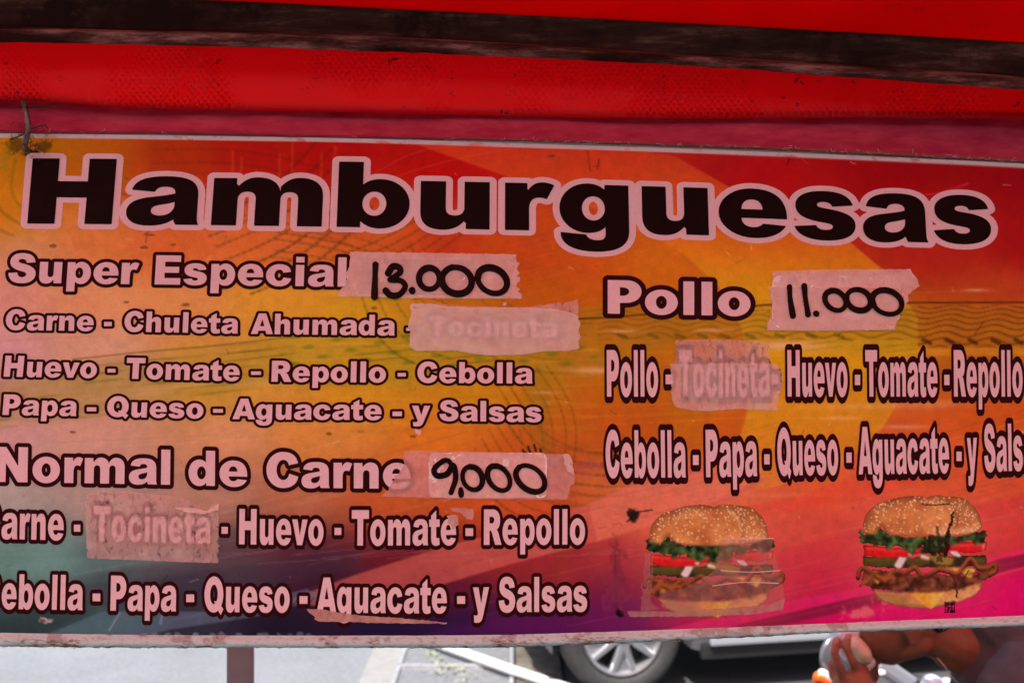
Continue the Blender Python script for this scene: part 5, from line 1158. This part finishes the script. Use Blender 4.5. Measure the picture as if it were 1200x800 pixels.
person = empty('person', (Q(1250, 800).x, PD, 0), 'person in a grey shirt leaning forward and raising food to the mouth with one hand', 'person')
hip = Q(1330, 1050); chest = Q(1232, 812)
sh_l, sh_r = Q(1205, 800, -.16), Q(1200, 792, .17)
el_l, wr_l = Q(1105, 925, -.17), Q(1022, 826, -.085)
el_r, wr_r = Q(1090, 915, .15), Q(1015, 835, .10)
knees = [Q(1130, 1075, -.12), Q(1130, 1070, .14)]; ank = [(Q(1150, 1300, -.12).x, PD-.12, .09), (Q(1150, 1300, .14).x, PD+.14, .09)]
r_ = lambda px: px*u
head_c = Q(1052, 708)
rotH = Matrix.Rotation(math.radians(-42), 4, 'Y')     # face turned down to the left
caps = [(Q(1044, 768), Q(1078, 748), r_(11), r_(20)), (Q(1046, 766, -.02), Q(1076, 750, -.035), r_(10), r_(17)), (Q(1046, 766, .02), Q(1076, 750, .035), r_(10), r_(17)),
        (Q(1022, 750), Q(1062, 735), r_(17), r_(30)), (Q(1036, 770), Q(1046, 768), r_(8), r_(10)),
        (Q(1090, 738), Q(1150, 766), r_(29), r_(30)), (Q(1150, 766), Q(1210, 800), r_(27), r_(30)), (Q(1108, 768, -.01), Q(1150, 782), r_(14), r_(20)),
        (Q(1005, 733), Q(1015, 752), r_(5), r_(9)), (Q(1020, 761), Q(1030, 759), r_(5.5), r_(6)), (Q(1027, 768), Q(1036, 764), r_(5), r_(6)),
        (chest, hip, .12, .13), (sh_l, el_l, .048, .040), (el_l, wr_l, .041, .027), (sh_r, el_r, .048, .040), (el_r, wr_r, .041, .027), (sh_l, sh_r, .06, .06),
        (hip+Vector((0,-.08,0)), knees[0], .085, .06), (hip+Vector((0,.09,0)), knees[1], .085, .06), (knees[0], ank[0], .055, .038), (knees[1], ank[1], .055, .038)]
ells = [(head_c, (.098, .077, .112), rotH), (Q(1035, 735), (.062, .062, .075), rotH),
        (Q(1068, 734, -.082), (.019, .010, .034), Matrix.Rotation(math.radians(-14), 4, 'Y')), (Q(1071, 750, -.080), (.012, .009, .013)), (Q(1069, 737, .073), (.017, .010, .033))]
# left hand: palm seen from its back, index and middle finger straight up, the other two curled behind, thumb on the far side of the food
def finger(pts, r0, r1):
    return [(Q(*pts[i]), Q(*pts[i+1]), r_(r0+(r1-r0)*i/(len(pts)-1)), r_(r0+(r1-r0)*(i+1)/(len(pts)-1))) for i in range(len(pts)-1)]
hd = -.085
hand = [(wr_l, Q(1006, 800, hd), .026, .030), (Q(1018, 812, hd), Q(1000, 794, hd), .026, .017), (Q(1012, 808, hd), Q(988, 798, hd+.01), .026, .020)]
hand += finger([(989, 795, hd), (982, 779, hd-.010), (977.5, 764, hd-.006), (980.5, 749, hd+.008)], 5.9, 4.5)
hand += finger([(1006, 790, hd), (999, 774, hd-.012), (992.5, 759, hd-.008), (994, 744.5, hd+.006)], 5.6, 4.2)
hand += finger([(984, 800, hd+.02), (976, 790, hd+.025), (974, 778, hd+.035), (981, 769, hd+.05)], 6.0, 4.4)
hand += finger([(986, 808, hd+.035), (979, 800, hd+.045), (980, 792, hd+.06), (987, 785, hd+.07)], 5.4, 4.0)
hand += finger([(1012, 806, hd+.02), (1014, 790, hd+.045), (1008, 776, hd+.06), (1002, 768, hd+.065)], 7.2, 5.2)
# right hand holds the far side
hand += [(wr_r, Q(1008, 808, .055), .026, .028)]
for i, (a_x, a_y) in enumerate(((1012,770),(1006,778),(1001,786),(998,794))): hand += finger([(1008+i, 800, .05), (a_x+8, a_y+14, .035+.004*i), (a_x+2, a_y+4, .028), (a_x-6, a_y, .020)], 6.0-.3*i, 4.4)
hand += finger([(1014, 804, .045), (1024, 792, .02), (1024, 780, .005), (1018, 772, -.005)], 7, 5)
blob('body', caps+hand, ells, M_skin, person, .0042, 5)
# finger nails
M_nail = nmat('finger_nail', (.62,.36,.32), .3)[0]
for x, y, d_ in ((979.5,751,-.094),(993.4,746,-.095)):
    bm = bmesh.new(); ellip(bm, Q(x, y, d_+.0075), (.0062, .0018, .0085)); bm_obj('finger_nail', bm, M_nail, person, True)
# face details (mostly hidden by the banner)
M_eye = nmat('eye_white', (.7,.68,.65), .2)[0]; M_dk = nmat('dark_hair', (.012,.009,.008), .6)[0]
for dy in (-.032, .032):
    bm = bmesh.new(); ellip(bm, Q(1002, 712, dy), (.012, .012, .012)); bm_obj('eye', bm, M_eye, person, True)
    bm = bmesh.new(); tube(bm, [Q(992, 706, dy-.018), Q(990, 703, dy), Q(993, 706, dy+.018)], .0035, 6); bm_obj('eyebrow', bm, M_dk, person, True)
bm = bmesh.new(); tube(bm, [Q(1023, 764.5, -.024), Q(1020, 764.5, 0), Q(1023, 764.5, .024)], [.001,.0025,.001], 6); bm_obj('mouth', bm, nmat('lip', (.16,.05,.04), .5)[0], person, True)
blob('hair', [], [(Q(1066, 696), (.102, .083, .102), rotH), (Q(1088, 712), (.05, .072, .055))], M_dk, person, .006, 4, lambda c: .003*(fbm(c[:, 0]*4000, c[:, 2]*4000, 30, 5, 3)-.5))
# shirt with folds, trousers, shoes
def folds(c):
    a = fbm(c[:, 0]*1000+c[:, 2]*500, c[:, 2]*1000-c[:, 0]*300, 90, 61, 3, .6)-.5; b__ = np.sin(c[:, 0]*52+c[:, 2]*40+6*a)
    return .010*a+.0035*b__
m_, t_, b_ = nmat('grey_brown_cotton', (.09,.10,.10), .9, 0, .1); n_ = noise(t_, 14, 7, .7, mapping(t_)); rr_ = ramp(t_, n_.outputs[0], [(.3, (.075,.082,.085)), (.7, (.115,.122,.122))]); t_.links.new(rr_.outputs[0], b_.inputs['Base Color']); n2_ = noise(t_, 420, 2, .5, mapping(t_)); bump(t_, b_, n2_.outputs[0], .4, .0008)
blob('shirt', [(Q(1178, 776), Q(1232, 800), r_(44), r_(62)), (Q(1184, 726), Q(1172, 816), r_(54), r_(57)), (chest, hip+Vector((0,0,.04)), .155, .165), (chest+Vector((0,-.06,0)), chest+Vector((0,.06,0)), .13, .13), (sh_l, sh_l.lerp(el_l, .72), .075, .062), (sh_r, sh_r.lerp(el_r, .72), .075, .062), (sh_l, sh_r, .08, .08)], [], m_, person, .006, 5, folds)
def ring_tube(cx_, cy_, rx, tilt, r__, n=26):
    pts = []
    for k in range(n+1):
        a = 2*PI*k/n; pts.append(Q(cx_+tilt*math.sin(a)*rx, cy_-math.sin(a)*rx, .102*math.cos(a)*.92))
    return pts
nd_ = (Q(1129, 800)-Q(1150, 735)).normalized(); cc_ = Q(1144, 764); pts_ = [cc_+nd_*r_(40)*math.cos(2*PI*k/28)+Vector((0, 1, 0))*r_(38)*math.sin(2*PI*k/28) for k in range(29)]
bm = bmesh.new(); tube(bm, pts_, r_(5.5), 10, False); bm_obj('collar', bm, m_, person, True)
M_den = speckled('dark_denim', (.03,.035,.05), (.05,.055,.075), 60, .85)
blob('trousers', [(hip+Vector((0,-.08,0)), knees[0], .115, .085), (hip+Vector((0,.09,0)), knees[1], .115, .085), (knees[0], Vector(ank[0])+Vector((0,0,.04)), .082, .062), (knees[1], Vector(ank[1])+Vector((0,0,.04)), .082, .062), (hip+Vector((0,-.06,0)), hip+Vector((0,.06,0)), .16, .16)], [], M_den, person, .008, 4, lambda c: .006*(fbm(c[:, 0]*1000, c[:, 2]*1000, 60, 71, 3)-.5))
for a in ank: blob('shoe', [(Vector(a)+Vector((.03,0,-.045)), Vector(a)+Vector((-.17,0,-.055)), .045, .035)], [], nmat('black_shoe', (.02,.02,.02), .5)[0], person, .006, 3)
bm = bmesh.new()
tube(bm, [Q(1098, 770, -.05), Q(1106, 779, -.058), Q(1114, 790, -.062), Q(1122, 800, -.064), Q(1132, 812, -.066)], .0014, 6); bm_obj('neck_cord', bm, nmat('grey_cord', (.45,.43,.42), .6)[0], person, True)
# stool under the person
st = empty('plastic_stool', (hip.x, PD, 0), 'red plastic stool under the seated person', 'stool')
M_pl = nmat('red_plastic', (.45,.02,.02), .4)[0]; zt = hip.z-.16
bm = bmesh.new(); lathe(bm, [(.001, 0), (.15, 0), (.165, -.01), (.165, -.04)], 24, Matrix.Translation((hip.x, PD, zt)) @ Matrix.Rotation(PI/2, 4, 'X')); bmesh.ops.recalc_face_normals(bm, faces=bm.faces); bm_obj('seat', bm, M_pl, st, True)
for sx in (-1, 1):
    for sy_ in (-1, 1):
        bm = bmesh.new(); tube(bm, [(hip.x+sx*.12, PD+sy_*.12, zt-.02), (hip.x+sx*.16, PD+sy_*.16, .0)], [.022, .016], 8); bm_obj('leg', bm, M_pl, st, True)
# the bread and napkin in the hand
food = empty('wrapped_bread', Q(1008, 790), 'pale round bread in a white napkin held at the mouth', 'bread')
blob('bread', [(Q(1003, 755, -.03), Q(1015, 771, -.02), r_(10), r_(7))], [(Q(1008, 762, -.02), (r_(11), .035, r_(17)), Matrix.Rotation(-.55, 4, 'Y'))], speckled('bread_crust', (.62,.56,.34), (.78,.76,.58), 26, .65), food, .004, 3)
def crinkle(c): return .006*(fbm(c[:, 0]*2000, c[:, 2]*2000+c[:, 1]*900, 22, 81, 3)-.5)
blob('napkin', [(Q(988, 745, -.02), Q(1003, 741, -.02), r_(6), r_(6)), (Q(988, 745, -.02), Q(990, 765, 0), r_(7), r_(7)), (Q(990, 765, .0), Q(1012, 780, -.015), r_(7), r_(8)), (Q(1012, 780, -.015), Q(1019, 775, -.02), r_(8), r_(7))], [], speckled('white_napkin', (.74,.74,.75), (.82,.82,.82), 30, .8), food, .0035, 2, crinkle)

# ------------------------------------------------------------------ motorcycle behind the person
MD = 2.85; um = MD/F
def R3(x, y, d_=0.): return P(x, y, MD+d_)
moto = empty('motorcycle', (R3(1150, 800).x, MD, 0), 'motorcycle with orange indicator and chrome handlebar behind the person', 'motorcycle')
M_chr = nmat('chrome', (.75,.76,.78), .22, 1)[0]; M_or = nmat('orange_lens', (.80,.13,.01), .25)[0]; M_wh = nmat('white_plastic', (.78,.78,.76), .35)[0]; M_bl = nmat('blue_grey_paint', (.22,.27,.35), .3, .3)[0]
fx = R3(985, 800).x; rx_ = fx+1.28; wz = .29
for wx_ in (fx-.08, rx_):
    bm = bmesh.new(); g = bmesh.ops.create_cone; lathe(bm, [(.235, -.03), (.27, -.045), (.292, -.02), (.297, 0), (.292, .02), (.27, .045), (.235, .03), (.235, -.03)], 44, Matrix.Translation((wx_, MD+.15, .297))); wh = bm_obj('wheel', bm, M_rub, moto, True)
    bm = bmesh.new(); lathe(bm, [(.236, -.025), (.222, -.01), (.222, .01), (.236, .025)], 44, Matrix.Translation((wx_, MD+.15, .297)))
    for k in range(10): a = 2*PI*k/10; tube(bm, [(wx_+.03*math.cos(a), MD+.15, .297+.03*math.sin(a)), (wx_+.226*math.cos(a), MD+.15, .297+.226*math.sin(a))], .006, 6)
    ellip(bm, (wx_, MD+.15, .297), (.045, .05, .045)); bm_obj('rim', bm, M_alloy, wh, True)
top = Vector((fx+.14, MD+.15, .93))
for dy in (-.07, .07):
    bm = bmesh.new(); tube(bm, [(fx-.08, MD+.15+dy, .297), (fx+.06, MD+.15+dy, .70), top+Vector((0, dy, -.03))], [.02, .018, .018], 10); bm_obj('fork', bm, M_chr, moto, True)
bm = bmesh.new(); tube(bm, [Vector((fx+.20, MD-.20, .97)), Vector((fx+.14, MD-.05, .965)), top, Vector((fx+.14, MD+.35, .965)), Vector((fx+.20, MD+.5, .97))], .011, 10); bm_obj('handlebar', bm, M_chr, moto, True)
for dy in (-.22, .52):
    bm = bmesh.new(); tube(bm, [(fx+.20, MD+dy-.05, .97), (fx+.21, MD+dy+.06, .97)], .017, 12); bm_obj('grip', bm, M_black, moto, True)
    bm = bmesh.new(); s_ = 1 if dy > 0 else -1
    c_ = R3(983, 768, -.12) if s_ < 0 else Vector((fx+.02, MD+.56, 1.05))
    lathe(bm, [(.001, -.004), (.050, -.004), (.060, .0), (.063, .010), (.050, .022), (.001, .03)], 30, Matrix.Translation(c_) @ Matrix.Rotation(.5, 4, 'Z')); bmesh.ops.recalc_face_normals(bm, faces=bm.faces); mm_ = bm_obj('mirror', bm, nmat('mirror_shell', (.22,.23,.26), .25, .6)[0], moto, True)
    bm = bmesh.new(); tube(bm, [c_+Vector((.02, .02, -.02)), c_+Vector((.08, .03, -.05)), Vector((fx+.19, MD+dy+.09, .97))], .005, 8); bm_obj('stalk', bm, M_chr, mm_, True)
# silver yoke cover that shows beside the hand, lamp, indicators
bm = bmesh.new()
pA, pB = R3(1022, 772, -.20), R3(1064, 800, -.12); d_ = pB-pA
box(bm, (pA+pB)/2, (d_.length, .05, .045), d_.to_track_quat('X', 'Z').to_matrix().to_4x4(), .012); bm_obj('yoke_cover', bm, nmat('silver_cover', (.50,.55,.62), .35, .3)[0], moto, False)
bm = bmesh.new(); ellip(bm, R3(1032, 788, -.235), (.014, .008, .010)); bm_obj('bolt', bm, M_wh, moto, True)
for x_, y_, dd_ in ((967, 794, -.16), (967, 790, .42)):
    a = R3(960, 793, dd_) if dd_ < 0 else R3(958, 796, dd_); b2 = a+Vector((.055, .01, -.035))
    bm = bmesh.new(); capsule(bm, a, b2, .0165, .0165, 16); io = bm_obj('indicator', bm, M_or, moto, True)
    bm = bmesh.new(); capsule(bm, a+Vector((.008, -.002, .011)), b2+Vector((.010, -.002, .011)), .013, .013, 14); bm_obj('housing', bm, M_wh, io, True)
    bm = bmesh.new(); tube(bm, [b2, b2+Vector((.07, .06 if dd_ < 0 else -.06, .0))], .006, 8); bm_obj('stalk', bm, M_black, io, True)
for cx_, cy_, rr_ in ((1096, 806, 13), (1114, 806, 9)):
    bm = bmesh.new(); lathe(bm, [(.001, -.02), (rr_*um*.6, -.016), (rr_*um*.92, -.006), (rr_*um, .004), (rr_*um*.95, .03), (.01, .05)], 30, Matrix.Translation(R3(cx_, cy_, -.1))); bmesh.ops.recalc_face_normals(bm, faces=bm.faces); bm_obj('instrument', bm, nmat('bright_bezel', (.78,.80,.84), .4, .35)[0], moto, True)
bm = bmesh.new(); ellip(bm, (fx+.02, MD+.15, .66), (.08, .08, .08)); bm_obj('headlight', bm, M_lamp, moto, True)
blob('fuel_tank', [((fx+.38, MD+.15, .66), (fx+.68, MD+.15, .64), .11, .09)], [], nmat('dark_tank_paint', (.03,.03,.035), .25)[0], moto, .01, 3)
blob('seat', [((fx+.72, MD+.15, .66), (fx+1.30, MD+.15, .70), .075, .07)], [], M_black, moto, .01, 3)
blob('engine', [((fx+.45, MD+.15, .38), (fx+.70, MD+.15, .38), .12, .12), ((fx+.42, MD+.15, .45), (fx+.30, MD+.15, .60), .08, .07)], [], nmat('engine_metal', (.25,.25,.26), .4, .7)[0], moto, .012, 2)
bm = bmesh.new(); tube(bm, [(fx+.16, MD+.15, .88), (fx+.35, MD+.15, .62), (fx+.62, MD+.15, .30), (rx_-.2, MD+.15, .32), (rx_, MD+.15, .30)], .022, 10); tube(bm, [(fx+.2, MD+.15, .80), (fx+.7, MD+.15, .66), (rx_+.15, MD+.15, .70)], .018, 10); tube(bm, [(rx_, MD+.15, .30), (rx_-.12, MD+.15, .66)], .016, 8); bm_obj('frame', bm, M_black, moto, True)
bm = bmesh.new(); tube(bm, [(fx+.35, MD+.03, .40), (fx+.45, MD+.0, .22), (rx_+.1, MD-.02, .27)], [.018, .02, .038], 14); bm_obj('exhaust', bm, M_chr, moto, True)
rows_ = [[Vector((fx-.08+(.325-.02*abs(q_)**2)*math.cos(a), MD+.15+.055*q_, .297+(.325-.02*abs(q_)**2)*math.sin(a))) for a in np.linspace(.35, 2.6, 24)] for q_ in (-1, -.5, 0, .5, 1)]
rows_ += [[p+Vector((0, 0, -.004)) for p in rows_[-1]], [p+Vector((0, 0, -.006)) for p in rows_[2]], [p+Vector((0, 0, -.004)) for p in rows_[0]]]
v, f = quad_rows(rows_); mesh_obj('mudguard', v, f, M_bl, moto, True)
bm = bmesh.new(); tube(bm, [(fx+.6, MD+.10, .28), (fx+.62, MD-.08, .02)], .010, 8); bm_obj('side_stand', bm, M_black, moto, True)
